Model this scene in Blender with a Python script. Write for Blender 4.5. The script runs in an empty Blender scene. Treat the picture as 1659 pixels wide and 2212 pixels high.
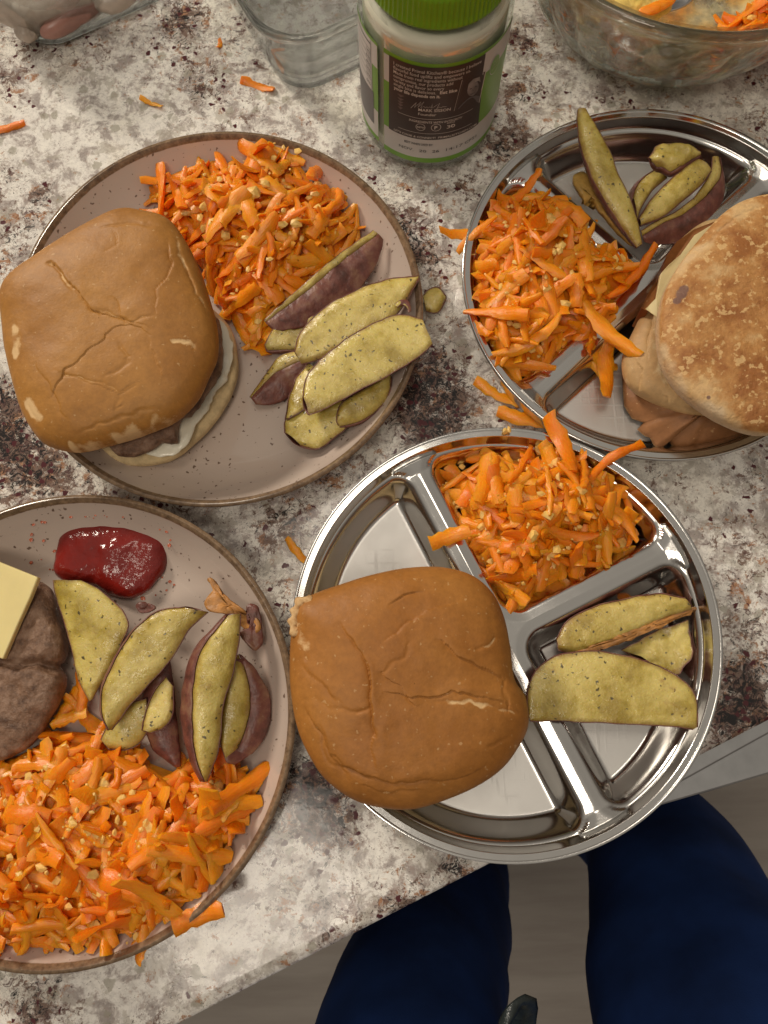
import bpy, math, random
import numpy as np
from mathutils import Matrix, Vector, Euler
random.seed(7); rng = np.random.default_rng(7)
SC = bpy.context.scene; COL = SC.collection
R = math.radians
# ------------------------------------------------------------------ camera
FPX, PITCH, ROLL, H = 1650.0, .22535, -.017607, .4184      # focal length in px of a 1659 px wide picture
def _rot():
    c, s = math.cos(PITCH), math.sin(PITCH)
    A = np.array([[1, 0, 0], [0, c, -s], [0, s, c]])
    c, s = math.cos(ROLL), math.sin(ROLL)
    return A @ np.array([[c, -s, 0], [s, c, 0], [0, 0, 1]])
CR = _rot()
cam = bpy.data.cameras.new('camera'); co = bpy.data.objects.new('camera', cam); COL.objects.link(co)
co.matrix_world = Matrix.Translation((0, 0, H)) @ Matrix(CR.tolist()).to_4x4()
cam.sensor_fit = 'HORIZONTAL'; cam.sensor_width = 36; cam.lens = 36 * FPX / 1659
cam.clip_start = .01; cam.clip_end = 50
cam.dof.use_dof = True; cam.dof.focus_distance = .41; cam.dof.aperture_fstop = 24
SC.camera = co
# ------------------------------------------------------------------ room light: two ceiling lamps and the dim room
w = bpy.data.worlds.new('World'); SC.world = w; w.use_nodes = True
nt = w.node_tree; nt.nodes.clear()
wo = nt.nodes.new('ShaderNodeOutputWorld'); bg = nt.nodes.new('ShaderNodeBackground')
tc = nt.nodes.new('ShaderNodeTexCoord'); sx = nt.nodes.new('ShaderNodeSeparateXYZ')
rp = nt.nodes.new('ShaderNodeValToRGB')
rp.color_ramp.elements[0].position = .0; rp.color_ramp.elements[0].color = (.10, .075, .055, 1)
rp.color_ramp.elements[1].position = .9; rp.color_ramp.elements[1].color = (.62, .56, .48, 1)
e = rp.color_ramp.elements.new(.35); e.color = (.17, .135, .105, 1)
nt.links.new(tc.outputs['Generated'], sx.inputs[0]); nt.links.new(sx.outputs[2], rp.inputs[0])
nt.links.new(rp.outputs[0], bg.inputs[0]); nt.links.new(bg.outputs[0], wo.inputs[0]); bg.inputs[1].default_value = .56
def lamp(name, loc, target, size, power, col):
    l = bpy.data.lights.new(name, 'AREA'); l.shape = 'DISK'; l.size = size; l.energy = power; l.color = col
    o = bpy.data.objects.new(name, l); COL.objects.link(o); o.location = loc
    o.rotation_euler = (Vector(target) - Vector(loc)).to_track_quat('-Z', 'Y').to_euler()
lamp('ceiling_lamp', (-.04, .42, 1.65), (0, .1, 0), .42, 2.9, (1, .89, .75))
lamp('ceiling_lamp', (-1.95, 2.2, 1.7), (0, .1, 0), .60, 72, (1, .90, .76))
lamp('ceiling_lamp', (-.33, -.50, 1.65), (0, .1, 0), .50, 6.4, (1, .89, .75))
SC.view_settings.view_transform = 'Standard'; SC.view_settings.look = 'None'
SC.view_settings.exposure = 0; SC.view_settings.gamma = 1

# ------------------------------------------------------------------ helpers
def at(x, y, z=0.0):
    """world point at height z that the photo shows at (x, y)"""
    d = CR @ np.array([(x - 829.5) / FPX, -(y - 1106) / FPX, -1.0]); t = (z - H) / d[2]
    return np.array([d[0] * t, d[1] * t, z])
def ats(pts, z=0.0): return np.array([at(p[0], p[1], z) for p in pts])
def _hash(i, j, k, s):
    n = (i * 374761393 + j * 668265263 + k * 2147483647 + s * 1274126177) & 0xffffffff
    n = ((n ^ (n >> 13)) * 1274126177) & 0xffffffff
    return ((n ^ (n >> 16)) & 0xffff) / 65535.0
def vnoise(P, scale, seed=0):
    P = np.asarray(P, float) * scale + 1000.0; I = np.floor(P).astype(np.int64); F = P - I; F = F * F * (3 - 2 * F)
    r = 0
    for a in (0, 1):
        for b in (0, 1):
            for c in (0, 1):
                wgt = (F[:, 0] if a else 1 - F[:, 0]) * (F[:, 1] if b else 1 - F[:, 1]) * (F[:, 2] if c else 1 - F[:, 2])
                r = r + wgt * _hash(I[:, 0] + a, I[:, 1] + b, I[:, 2] + c, seed)
    return r * 2 - 1
def fbm(P, scale, octv=3, seed=0):
    r = 0; a = 1
    for o in range(octv): r = r + a * vnoise(P, scale * 2 ** o, seed + o * 17); a *= .5
    return r / 1.75
def closed(pts, n):
    """closed Catmull-Rom through pts, n samples"""
    P = np.array(pts, float); m = len(P); out = []
    for t in np.linspace(0, m, n, endpoint=False):
        i = int(t); f = t - i; a, b, c, d = P[(i - 1) % m], P[i % m], P[(i + 1) % m], P[(i + 2) % m]
        out.append(.5 * (2 * b + (c - a) * f + (2 * a - 5 * b + 4 * c - d) * f * f + (3 * b - a - 3 * c + d) * f ** 3))
    return np.array(out)
def openline(pts, n):
    P = np.array(pts, float); P = np.vstack([2 * P[0] - P[1], P, 2 * P[-1] - P[-2]])
    seg = np.linalg.norm(np.diff(P[1:-1, :2], axis=0), axis=1); cum = np.r_[0, np.cumsum(seg)]; out = []
    for s in np.linspace(0, cum[-1], n):
        i = min(int(np.searchsorted(cum, s, 'right')) - 1, len(seg) - 1); f = (s - cum[i]) / max(seg[i], 1e-9)
        a, b, c, d = P[i], P[i + 1], P[i + 2], P[i + 3]
        out.append(.5 * (2 * b + (c - a) * f + (2 * a - 5 * b + 4 * c - d) * f * f + (3 * b - a - 3 * c + d) * f ** 3))
    return np.array(out)
def segdist(P, L):
    """distance of 2-D points P to polyline L, with sign of the side"""
    best = np.full(len(P), 1e9); sgn = np.zeros(len(P)); tt = np.zeros(len(P))
    for i in range(len(L) - 1):
        a = L[i][:2]; d = L[i + 1][:2] - a; ll = d @ d + 1e-12
        t = np.clip(((P - a) @ d) / ll, 0, 1); q = P - a - t[:, None] * d; dist = np.hypot(q[:, 0], q[:, 1])
        m = dist < best; best[m] = dist[m]; sgn[m] = np.sign(d[0] * q[m, 1] - d[1] * q[m, 0]); tt[m] = (i + t[m]) / (len(L) - 1)
    return best, sgn, tt
def inside(P, L):
    r = np.zeros(len(P), bool); n = len(L)
    for i in range(n):
        x1, y1 = L[i][:2]; x2, y2 = L[(i + 1) % n][:2]
        c = ((y1 > P[:, 1]) != (y2 > P[:, 1])) & (P[:, 0] < (x2 - x1) * (P[:, 1] - y1) / (y2 - y1 + 1e-15) + x1)
        r ^= c
    return r
def link(o, parent=None):
    COL.objects.link(o)
    if parent: o.parent = parent; o.matrix_parent_inverse = Matrix.Translation(-parent.location)
    return o
def mesh(name, V, F, mat, parent=None, smooth=True, attrs=None):
    me = bpy.data.meshes.new(name)
    me.from_pydata([tuple(map(float, v)) for v in V], [], [tuple(int(i) for i in f) for f in F]); me.update()
    if smooth: me.polygons.foreach_set('use_smooth', [True] * len(me.polygons))
    for k, a in (attrs or {}).items():
        at_ = me.attributes.new(k, 'FLOAT', 'POINT'); at_.data.foreach_set('value', np.asarray(a, np.float32))
    me.materials.append(mat)
    return link(bpy.data.objects.new(name, me), parent)
def thing(o, label, cat, group=None):
    o['label'] = label; o['category'] = cat
    if group: o['group'] = group
    return o
def empty(name, loc, label, cat, group=None):
    o = bpy.data.objects.new(name, None); o.location = [float(c) for c in loc]; o.empty_display_size = .01
    COL.objects.link(o); return thing(o, label, cat, group)
def gridfaces(nu, nv, wrap=False, base=0):
    F = []
    for i in range(nv - 1):
        for j in range(nu if wrap else nu - 1):
            k = (j + 1) % nu; F.append((base + i * nu + j, base + i * nu + k, base + (i + 1) * nu + k, base + (i + 1) * nu + j))
    return F
def lathe(prof, n=96, c=(0, 0), rad=None):
    a = np.linspace(0, 2 * math.pi, n, endpoint=False); V = []
    for r_, z in prof:
        f = rad(a, r_, z) if rad else 1
        V.append(np.stack([c[0] + r_ * f * np.cos(a), c[1] + r_ * f * np.sin(a), np.full(n, z)], 1))
    return np.concatenate(V), gridfaces(n, len(prof), True)
def smoothprof(prof, k=6):
    return openline([(p[0], p[1], 0) for p in prof], len(prof) * k)[:, :2]
# ------------------------------------------------------------------ shader building
class SH:
    def __init__(s, name):
        s.m = bpy.data.materials.new(name); s.m.use_nodes = True; s.t = s.m.node_tree
        s.b = s.t.nodes['Principled BSDF']; s.c = s.t.nodes.new('ShaderNodeTexCoord').outputs['Object']; s._oi = None
    def n(s, ty, **kw):
        o = s.t.nodes.new('ShaderNode' + ty)
        for k, v in kw.items():
            if k.startswith('_'): setattr(o, k[1:], v)
            else: s.set(o.inputs[k if not k.startswith('i') or not k[1:].isdigit() else int(k[1:])], v)
        return o
    def set(s, i, v):
        if isinstance(v, bpy.types.NodeSocket): s.t.links.new(v, i)
        elif isinstance(v, (tuple, list)) and len(v) == 3 and i.type == 'RGBA': i.default_value = (*v, 1)
        else: i.default_value = v
    def noise(s, scale, detail=3, rough=.5, co=None, dist=0.0):
        return s.n('TexNoise', Vector=co or s.c, Scale=scale, Detail=float(detail), Roughness=rough, Distortion=dist).outputs[0]
    def vor(s, scale, co=None, out='Distance', feat='F1'):
        return s.n('TexVoronoi', _feature=feat, Vector=co or s.c, Scale=scale).outputs[out]
    def ramp(s, f, *st, interp='LINEAR'):
        r = s.n('ValToRGB', i0=f); cr = r.color_ramp; cr.interpolation = interp
        while len(cr.elements) > len(st): cr.elements.remove(cr.elements[-1])
        while len(cr.elements) < len(st): cr.elements.new(.5)
        for e_, (p, c) in zip(cr.elements, st):
            e_.position = p; e_.color = (*c, 1) if isinstance(c, tuple) else (c, c, c, 1)
        return r.outputs[0]
    def mul(s, a, b): return s.math('MULTIPLY', a, b)
    def math(s, op, a, b=0.0, clamp=False):
        o = s.n('Math', _operation=op, _use_clamp=clamp); s.set(o.inputs[0], a); s.set(o.inputs[1], b); return o.outputs[0]
    def mix(s, f, a, b, blend='MIX'):
        o = s.n('Mix', _data_type='RGBA', _blend_type=blend); s.set(o.inputs[0], f); s.set(o.inputs[6], a); s.set(o.inputs[7], b); return o.outputs[2]
    def attr(s, n): return s.n('Attribute', _attribute_name=n).outputs['Fac']
    def rnd(s): return s.n('ObjectInfo').outputs['Random']
    def scaled(s, v):
        o = s.n('Mapping'); s.set(o.inputs[0], s.c); o.inputs['Scale'].default_value = v; return o.outputs[0]
    def bump(s, h, strength=.3, dist=.001, prev=None):
        o = s.n('Bump', Strength=strength, Distance=dist, Height=h)
        if prev: s.set(o.inputs['Normal'], prev)
        return o.outputs[0]
    def fin(s, col=None, rough=.5, metal=0.0, normal=None, **kw):
        if col is not None: s.set(s.b.inputs['Base Color'], col)
        s.set(s.b.inputs['Roughness'], rough); s.set(s.b.inputs['Metallic'], metal)
        if normal: s.set(s.b.inputs['Normal'], normal)
        for k, v in kw.items(): s.set(s.b.inputs[k.replace('_', ' ')], v)
        return s.m
def m_granite():
    s = SH('granite'); den = s.attr('vein')
    wco = s.mix(.014, s.c, s.n('TexNoise', Vector=s.c, Scale=60.0, Detail=4.0).outputs[1], 'ADD')
    wc2 = s.mix(.006, s.c, s.n('TexNoise', Vector=s.c, Scale=220.0, Detail=3.0).outputs[1], 'ADD')
    dn = s.math('ADD', den, s.mul(s.math('SUBTRACT', s.noise(15, 5, .6), .44), 2.8))
    base = s.ramp(s.noise(72, 13, .74, dist=.4), (.42, (.38, .335, .31)), (.465, (.57, .52, .48)), (.50, (.76, .725, .675)), (.60, (.84, .805, .74)))
    base = s.mix(s.ramp(s.noise(13, 5, .6), (.50, 0.), (.58, .45)), base, (.84, .79, .68))
    fine = s.ramp(s.noise(300, 10, .8), (.40, .76), (.52, 1.03)); base = s.mix(.75, base, fine, 'MULTIPLY')
    # translucent grey quartz grains
    q = s.n('TexVoronoi', Vector=wc2, Scale=110.0); qr = s.n('SeparateColor', Color=q.outputs['Color']).outputs[0]
    pat = s.ramp(s.noise(22, 3, .5), (.45, 0.), (.58, 1.))
    g = s.mul(s.ramp(q.outputs['Distance'], (.32, 1.), (.40, 0.)), s.math('GREATER_THAN', s.math('ADD', qr, s.mul(pat, .38)), .965))
    base = s.mix(s.mul(g, .7), base, (.34, .315, .25))
    g2 = s.ramp(s.math('ADD', s.noise(66, 9, .68, co=wco), s.mul(dn, .03)), (.55, 0.), (.575, .55)); base = s.mix(g2, base, (.40, .36, .30))
    mv = s.ramp(s.math('ADD', s.noise(135, 12, .78), s.mul(dn, .04)), (.535, 0.), (.585, .65)); base = s.mix(mv, base, (.36, .28, .25))
    ru = s.ramp(s.math('ADD', s.noise(120, 11, .76, co=wco), s.mul(dn, .04)), (.585, 0.), (.615, .85)); base = s.mix(ru, base, (.36, .16, .065))
    br = s.ramp(s.math('ADD', s.noise(92, 13, .80, co=wco), s.mul(dn, .062)), (.577, 0.), (.602, .92)); base = s.mix(br, base, (.17, .105, .08))
    pu = s.ramp(s.math('ADD', s.noise(150, 12, .78, dist=.6), s.mul(dn, .048)), (.60, 0.), (.625, .9)); base = s.mix(pu, base, (.11, .055, .05))
    # black needles and specks
    bl = s.ramp(s.math('ADD', s.noise(160, 13, .84, dist=2.0), s.mul(dn, .055)), (.59, 0.), (.61, 1.)); base = s.mix(bl, base, (.020, .018, .018))
    bl2 = s.ramp(s.noise(230, 9, .8, dist=2.5), (.607, 0.), (.622, 1.)); base = s.mix(bl2, base, (.03, .025, .022))
    # garnet dots
    v = s.n('TexVoronoi', Vector=wc2, Scale=230.0); vr = s.n('SeparateColor', Color=v.outputs['Color']).outputs[1]
    ga = s.mul(s.ramp(v.outputs['Distance'], (.32, 1.), (.42, 0.)), s.math('GREATER_THAN', s.math('ADD', vr, s.mul(dn, .16)), .975))
    base = s.mix(ga, base, (.085, .022, .026))
    nb = s.bump(s.noise(500, 3), .04, .0005)
    return s.fin(base, s.ramp(s.noise(120, 6), (.42, .07), (.58, .17)), 0., nb, Specular_IOR_Level=.38)
def m_steel():
    s = SH('brushed_steel')
    fl = s.attr('floor')
    sc = s.noise(1, 2, .5, co=s.scaled((22, 520, 22))); sc2 = s.noise(1, 2, .5, co=s.scaled((480, 26, 26)))
    scr = s.mul(s.ramp(s.noise(26, 3), (.5, 0.), (.66, 1.)), s.ramp(s.math('MAXIMUM', sc, sc2), (.575, 0.), (.62, 1.)))
    v = s.n('TexVoronoi', _feature='DISTANCE_TO_EDGE', Vector=s.mix(.02, s.c, s.n('TexNoise', Vector=s.c, Scale=25.0).outputs[1], 'ADD'), Scale=75.0).outputs[0]
    hair = s.mul(s.ramp(v, (.0, 1.), (.012, 0.)), s.ramp(s.noise(45, 2), (.56, 0.), (.62, 1.)))
    scr = s.mul(s.mul(scr, .55), fl)
    ro = s.math('ADD', s.mul(fl, .36), s.ramp(s.noise(45, 5, .6), (.3, .115), (.75, .20)))
    ro = s.math('ADD', ro, s.mul(scr, .30))
    nb = s.bump(s.noise(1, 3, .6, co=s.scaled((900, 900, 900))), .05, .0002)
    nb = s.bump(scr, .4, .0002, nb); nb = s.bump(s.noise(55, 2), .10, .001, nb)
    return s.fin(s.mix(s.mul(scr, .5), (.66, .645, .62), (.82, .82, .80)), ro, 1., nb)
def m_plain(name, col, rough=.5, metal=0., var=.15, scale=120, bump=0., **kw):
    s = SH(name); dk = tuple(c * (1 - var) for c in col); lt = tuple(min(1, c * (1 + var)) for c in col)
    c = s.ramp(s.noise(scale, 5, .6), (.3, dk), (.7, lt))
    nb = s.bump(s.noise(scale * 2, 5, .65), bump, .001) if bump else None
    return s.fin(c, rough, metal, nb, **kw)
def m_glass(name, col, rough=.02, tw=1.):
    s = SH(name); nb = s.bump(s.noise(40, 2), .12, .001)
    return s.fin(col, rough, 0., nb, Transmission_Weight=tw, IOR=1.45)
def m_thin(name, face, edge, refr=.25, gloss=.8):
    """thin clear glass: light passes straight through it, tinted where it is seen edge on, with a share of true refraction"""
    s = SH(name); nb = s.bump(s.noise(40, 2), .15, .001)
    lw = s.n('LayerWeight', Blend=.35, Normal=nb); col = s.mix(s.math('POWER', lw.outputs['Facing'], 1.6), face, edge)
    tr = s.n('BsdfTransparent', Color=col); gl = s.n('BsdfGlossy', Color=(1., 1., 1.), Roughness=.03, Normal=nb)
    m1 = s.n('MixShader', i0=s.math('MULTIPLY', lw.outputs['Fresnel'], gloss)); s.set(m1.inputs[1], tr.outputs[0]); s.set(m1.inputs[2], gl.outputs[0])
    s.fin(face, .02, 0., nb, Transmission_Weight=1., IOR=1.45)
    m2 = s.n('MixShader', i0=refr); s.set(m2.inputs[1], m1.outputs[0]); s.set(m2.inputs[2], s.b.outputs[0])
    s.set(s.t.nodes['Material Output'].inputs[0], m2.outputs[0]); return s.m
def m_glaze():
    s = SH('speckled_glaze'); rim = s.attr('rim')
    wc = s.mix(.004, s.c, s.n('TexNoise', Vector=s.c, Scale=300.0).outputs[1], 'ADD')
    v = s.n('TexVoronoi', Vector=wc, Scale=300.0); r = s.n('SeparateColor', Color=v.outputs['Color'])
    sp = s.mul(s.ramp(v.outputs['Distance'], (.17, 1.), (.26, 0.)), s.math('GREATER_THAN', r.outputs[0], .80))
    v2 = s.n('TexVoronoi', Vector=wc, Scale=620.0); r2 = s.n('SeparateColor', Color=v2.outputs['Color'])
    sp2 = s.mul(s.ramp(v2.outputs['Distance'], (.2, 1.), (.3, 0.)), s.math('GREATER_THAN', r2.outputs[1], .93))
    c = s.ramp(s.noise(9, 3), (.3, (.50, .405, .345)), (.7, (.57, .47, .40)))
    c = s.mix(s.mul(s.math('MAXIMUM', sp, s.mul(sp2, .7)), .85), c, (.10, .055, .035))
    rr = s.math('ADD', rim, s.mul(s.math('SUBTRACT', s.noise(160, 5, .7), .5), .5))
    c = s.mix(s.ramp(rr, (.38, 0.), (.6, 1.)), c, s.ramp(s.noise(260, 6, .7), (.35, (.12, .075, .045)), (.66, (.30, .20, .12))))
    return s.fin(c, s.ramp(rim, (.3, .10), (.7, .22)), 0., s.bump(s.noise(30, 2), .05, .001), Coat_Weight=.3, Coat_Roughness=.05)
def m_bun(name, a, b, pale=(.74, .50, .25)):
    s = SH(name); pl = s.attr('pale')
    c = s.ramp(s.noise(22, 4, .55), (.32, a), (.68, b))
    c = s.mix(.55, c, s.ramp(s.noise(330, 6, .65), (.3, .72), (.65, 1.1)), 'MULTIPLY')
    dots = s.ramp(s.noise(420, 2, .5), (.68, 0.), (.74, .35)); c = s.mix(dots, c, pale)
    p = s.math('ADD', pl, s.mul(s.math('SUBTRACT', s.noise(260, 6, .75), .5), 1.1))
    c = s.mix(s.ramp(p, (.45, 0.), (.85, .9)), c, pale)
    nb = s.bump(s.noise(700, 4, .6), .25, .0005); nb = s.bump(s.noise(130, 4, .6), .16, .0012, nb)
    return s.fin(c, s.ramp(pl, (.2, .52), (.6, .72)), 0., nb, Specular_IOR_Level=.35)
def m_muffin():
    s = SH('toasted_muffin_crust'); pl = s.attr('pale')
    n1 = s.noise(34, 6, .65); c = s.ramp(s.math('ADD', n1, s.mul(pl, -.25)), (.36, (.66, .42, .19)), (.46, (.52, .25, .075)), (.58, (.34, .125, .028)))
    spots = s.ramp(s.noise(230, 4, .6), (.57, 0.), (.615, .8)); c = s.mix(spots, c, (.74, .48, .21))
    c = s.mix(s.ramp(pl, (.35, 0.), (.8, .95)), c, (.70, .52, .32))
    c = s.mix(.5, c, s.ramp(s.noise(500, 6, .7), (.3, .7), (.65, 1.08)), 'MULTIPLY')
    dk = s.attr('stain'); c = s.mix(s.ramp(s.math('ADD', dk, s.mul(s.noise(200, 4), .3)), (.6, 0.), (.8, .85)), c, (.17, .09, .075))
    nb = s.bump(s.noise(420, 6, .7), .5, .0008); nb = s.bump(s.ramp(s.noise(150, 3, .6), (.45, 1.), (.66, 0.)), .3, .001, nb)
    return s.fin(c, .62, 0., nb)
def m_flesh():
    s = SH('potato_flesh'); r = s.rnd()
    c = s.ramp(s.noise(48, 7, .66), (.36, (.36, .25, .040)), (.45, (.52, .39, .085)), (.54, (.66, .52, .15)), (.64, (.72, .58, .19)), (.74, (.50, .32, .06)))
    c = s.mix(s.mul(r, .25), c, (.50, .42, .08))
    rd = s.math('ADD', s.attr('rind'), s.mul(s.math('SUBTRACT', s.noise(120, 5, .7), .5), 1.6))
    c = s.mix(s.ramp(rd, (.35, 0.), (1.1, .75)), c, (.30, .17, .035))
    wc = s.mix(.004, s.c, s.n('TexNoise', Vector=s.c, Scale=400.0).outputs[1], 'ADD')
    v = s.n('TexVoronoi', Vector=wc, Scale=420.0); q = s.n('SeparateColor', Color=v.outputs['Color']).outputs[0]
    sp = s.mul(s.ramp(v.outputs['Distance'], (.22, 1.), (.36, 0.)), s.math('GREATER_THAN', s.math('ADD', q, s.mul(s.noise(50, 3), .30)), 1.0))
    c = s.mix(s.mul(sp, .9), c, (.045, .035, .015))
    c = s.mix(s.ramp(s.noise(60, 6, .7), (.62, 0.), (.72, .7)), c, (.33, .15, .03))
    nb = s.bump(s.noise(900, 3, .6), .45, .0006); nb = s.bump(s.noise(140, 4, .55), .4, .002, nb)
    return s.fin(c, s.ramp(s.noise(300, 3), (.42, .16), (.58, .5)), 0., nb, Specular_IOR_Level=.7, Subsurface_Weight=.35, Subsurface_Radius=(.004, .0025, .0007), Subsurface_Scale=1.)
def m_skin():
    s = SH('potato_skin')
    c = s.ramp(s.noise(90, 6, .65), (.36, (.095, .034, .024)), (.5, (.18, .060, .044)), (.64, (.25, .12, .07)))
    c = s.mix(s.ramp(s.noise(320, 4, .6), (.66, 0.), (.72, .6)), c, (.32, .20, .13))
    nb = s.bump(s.noise(300, 6, .65), .4, .001); nb = s.bump(s.noise(1, 3, co=s.scaled((90, 90, 90)), dist=1.), .4, .002, nb)
    return s.fin(c, .36, 0., nb)
def m_carrot():
    s = SH('grated_carrot'); r = s.rnd()
    fib = s.noise(1, 4, .6, co=s.scaled((120, 900, 900)))
    c = s.ramp(r, (0., (.90, .215, .004)), (.35, (.97, .26, .005)), (.7, (.99, .31, .008)), (1., (.98, .35, .016)))
    c = s.mix(.7, c, s.ramp(fib, (.3, .82), (.65, 1.06)), 'MULTIPLY')
    c = s.mix(s.ramp(s.noise(260, 5, .7), (.60, 0.), (.72, .4)), c, (.92, .46, .08))
    nb = s.bump(fib, .45, .0008); nb = s.bump(s.noise(500, 4), .3, .0006, nb)
    return s.fin(c, s.ramp(s.noise(160, 2), (.4, .26), (.65, .5)), 0., nb, Specular_IOR_Level=.5, Subsurface_Weight=.6, Subsurface_Radius=(.006, .002, .0003), Subsurface_Scale=1.)
def m_ketchup():
    s = SH('ketchup_red'); nb = s.bump(s.noise(120, 4, .55), .5, .002); nb = s.bump(s.noise(420, 3), .18, .001, nb)
    return s.fin(s.ramp(s.noise(60, 3), (.3, (.15, .009, .006)), (.7, (.23, .014, .009))), .14, 0., nb, Specular_IOR_Level=.6)
def m_patty():
    s = SH('cooked_patty'); n = s.noise(110, 8, .68)
    c = s.ramp(n, (.36, (.10, .045, .022)), (.5, (.23, .125, .072)), (.64, (.34, .21, .14)))
    nb = s.bump(s.noise(260, 6, .7), .8, .002); nb = s.bump(s.noise(70, 5), .5, .004, nb)
    return s.fin(c, .42, 0., nb, Specular_IOR_Level=.6)
def m_floor():
    s = SH('floor_planks'); n = s.noise(1, 6, .6, co=s.scaled((3, 26, 3)))
    c = s.ramp(n, (.3, (.34, .29, .25)), (.6, (.45, .40, .35)), (.8, (.38, .32, .27)))
    return s.fin(c, .45, 0., s.bump(n, .2, .003))
def m_cloth(name, a, b):
    s = SH(name); wv = s.noise(900, 2); n = s.noise(14, 4)
    return s.fin(s.ramp(n, (.3, a), (.7, b)), .85, 0., s.bump(wv, .2, .0008), Specular_IOR_Level=.2)
GRAN, STEEL, GLAZE = m_granite(), m_steel(), m_glaze()
BUN = m_bun('bun_crust', (.35, .148, .028), (.46, .215, .048)); BUN2 = m_bun('bun_crust_dark', (.34, .128, .022), (.44, .185, .038))
CRUMB = m_plain('bread_crumb', (.66, .50, .27), .8, 0, .25, 160, .5)
MUFFIN, FLESH, SKIN, CARROT, KETCH, PATTY = m_muffin(), m_flesh(), m_skin(), m_carrot(), m_ketchup(), m_patty()
MAYO = m_plain('mayonnaise', (.74, .69, .55), .22, 0, .06, 60, .3)
CHEESE = m_plain('cheese', (.84, .70, .32), .32, 0, .06, 40, .08, Subsurface_Weight=.1, Subsurface_Radius=(.004, .003, .001), Subsurface_Scale=1.)
EGG = m_plain('egg_crumb', (.80, .50, .13), .4, 0, .25, 200, .4)
GLASS = m_thin('clear_glass', (.99, .995, .99), (.90, .94, .90), .04, .35); CGLASS = m_thin('container_glass', (.985, .995, .99), (.50, .62, .60), .5); BGLASS = m_thin('pale_green_glass', (.985, .995, .985), (.52, .78, .70), .35)
FLOOR = m_floor(); DARKW = m_plain('cabinet_wood', (.08, .05, .035), .5, 0, .2, 20, .1)
PEEL = m_plain('browned_peel', (.42, .19, .05), .4, 0, .5, 150, .6)

# ------------------------------------------------------------------ countertop, floor, cabinet
EA = math.atan2(.1093, .2425); E1 = np.array([math.cos(EA), math.sin(EA)]); N1 = np.array([-E1[1], E1[0]]); E0 = np.array([-.0419, -.1308])
def counter():
    us = np.linspace(-.62, .86, 330); vs = np.r_[np.linspace(.004, .75, 190), np.linspace(.78, 1.15, 8)]
    prof = [(v, 0.) for v in vs[::-1]] + [(.0018, -.0006), (.0005, -.0018), (0., -.004), (0., -.026), (.0012, -.0288), (.004, -.03), (.30, -.03)]
    V = np.array([[*(E0 + E1 * u + N1 * v), z] for v, z in prof for u in us])
    spots = [(400, 40, 34, 1.), (415, 120, 30, .9), (440, 190, 34, 1.), (365, 60, 20, .5), (500, 90, 26, .7), (530, 40, 22, .6), (560, 130, 20, .5), (330, 10, 16, .5),
             (10, 180, 26, .7), (10, 380, 30, .8), (90, 420, 20, .8), (70, 470, 22, .7), (20, 500, 26, .9), (0, 560, 26, .7), (5, 900, 50, 1.1), (30, 980, 44, 1.), (60, 1040, 30, .8), (0, 840, 26, .6),
             (120, 1040, 30, .5), (870, 480, 30, .8), (890, 540, 34, .9), (930, 560, 24, .7), (945, 780, 30, .7), (950, 850, 40, 1.1), (880, 860, 30, .8), (960, 900, 30, .9), (900, 930, 34, .9), (980, 700, 22, .4),
             (1000, 130, 26, .3), (1120, 80, 28, .9), (1150, 110, 22, .8), (1130, 200, 26, .9), (1110, 300, 34, .8), (1080, 330, 24, .7), (1010, 400, 28, .5), (790, 1080, 26, .4),
             (640, 1150, 32, .5), (600, 1120, 28, .6), (680, 1080, 28, .4), (720, 1010, 24, .4), (690, 1040, 22, .5), (560, 1140, 24, .4), (700, 1700, 30, .7), (660, 1760, 40, .8), (720, 1780, 30, .8), (640, 1660, 26, .9), (760, 1800, 22, .4),
             (610, 1960, 22, .6), (700, 2010, 30, .7), (880, 1950, 26, .8), (980, 1885, 16, 1.4), (760, 1930, 26, .5), (120, 2150, 30, .6), (60, 2180, 26, .6), (330, 2160, 22, .4),
             (1640, 1000, 30, .6), (1600, 1060, 26, .4), (1620, 1180, 26, .7), (1560, 1130, 20, .5), (1590, 1290, 30, .7), (1640, 1400, 36, .8), (1600, 1480, 34, 1.1), (1560, 1560, 28, 1.1), (1640, 1530, 26, .8),
             (200, 30, 30, -.6), (230, 250, 60, -.9), (140, 300, 50, -.9), (330, 260, 40, -.6), (60, 300, 40, -.8), (600, 230, 40, -.5), (740, 260, 30, -.4), (680, 350, 30, -.5), (960, 380, 24, -.3), (250, 2130, 50, -.7), (500, 2080, 50, -.5), (800, 1880, 30, -.4)]
    den = np.full(len(V), -.05)
    den += .5 * fbm(V, 9, 3, 3)
    for x, y, s, a in spots:
        c = at(x, y, 0)[:2]; sg = s * .42 / FPX * 1.3
        den += 1.3 * a * np.exp(-((V[:, 0] - c[0]) ** 2 + (V[:, 1] - c[1]) ** 2) / (2 * sg * sg))
    o = mesh('countertop', V, gridfaces(len(us), len(prof)), GRAN, attrs={'vein': np.clip(den, -1.2, 1.9)}); o['kind'] = 'structure'
counter()
o = mesh('floor', [(-4, -4, -.92), (4, -4, -.92), (4, 4, -.92), (-4, 4, -.92)], [(0, 1, 2, 3)], FLOOR, smooth=False); o['kind'] = 'structure'
def prism(name, pts, z0, z1, mat, parent=None):
    n = len(pts); V = [(p[0], p[1], z1) for p in pts] + [(p[0], p[1], z0) for p in pts]
    F = [tuple(range(n))] + [tuple(range(2 * n - 1, n - 1, -1))] + [(i, n + i, n + (i + 1) % n, (i + 1) % n) for i in range(n)]
    o = mesh(name, V, F, mat, parent, smooth=False)
    b = o.modifiers.new('bevel', 'BEVEL'); b.width = .0012; b.segments = 2
    return o
q = lambda u, v: E0 + E1 * u + N1 * v
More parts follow.
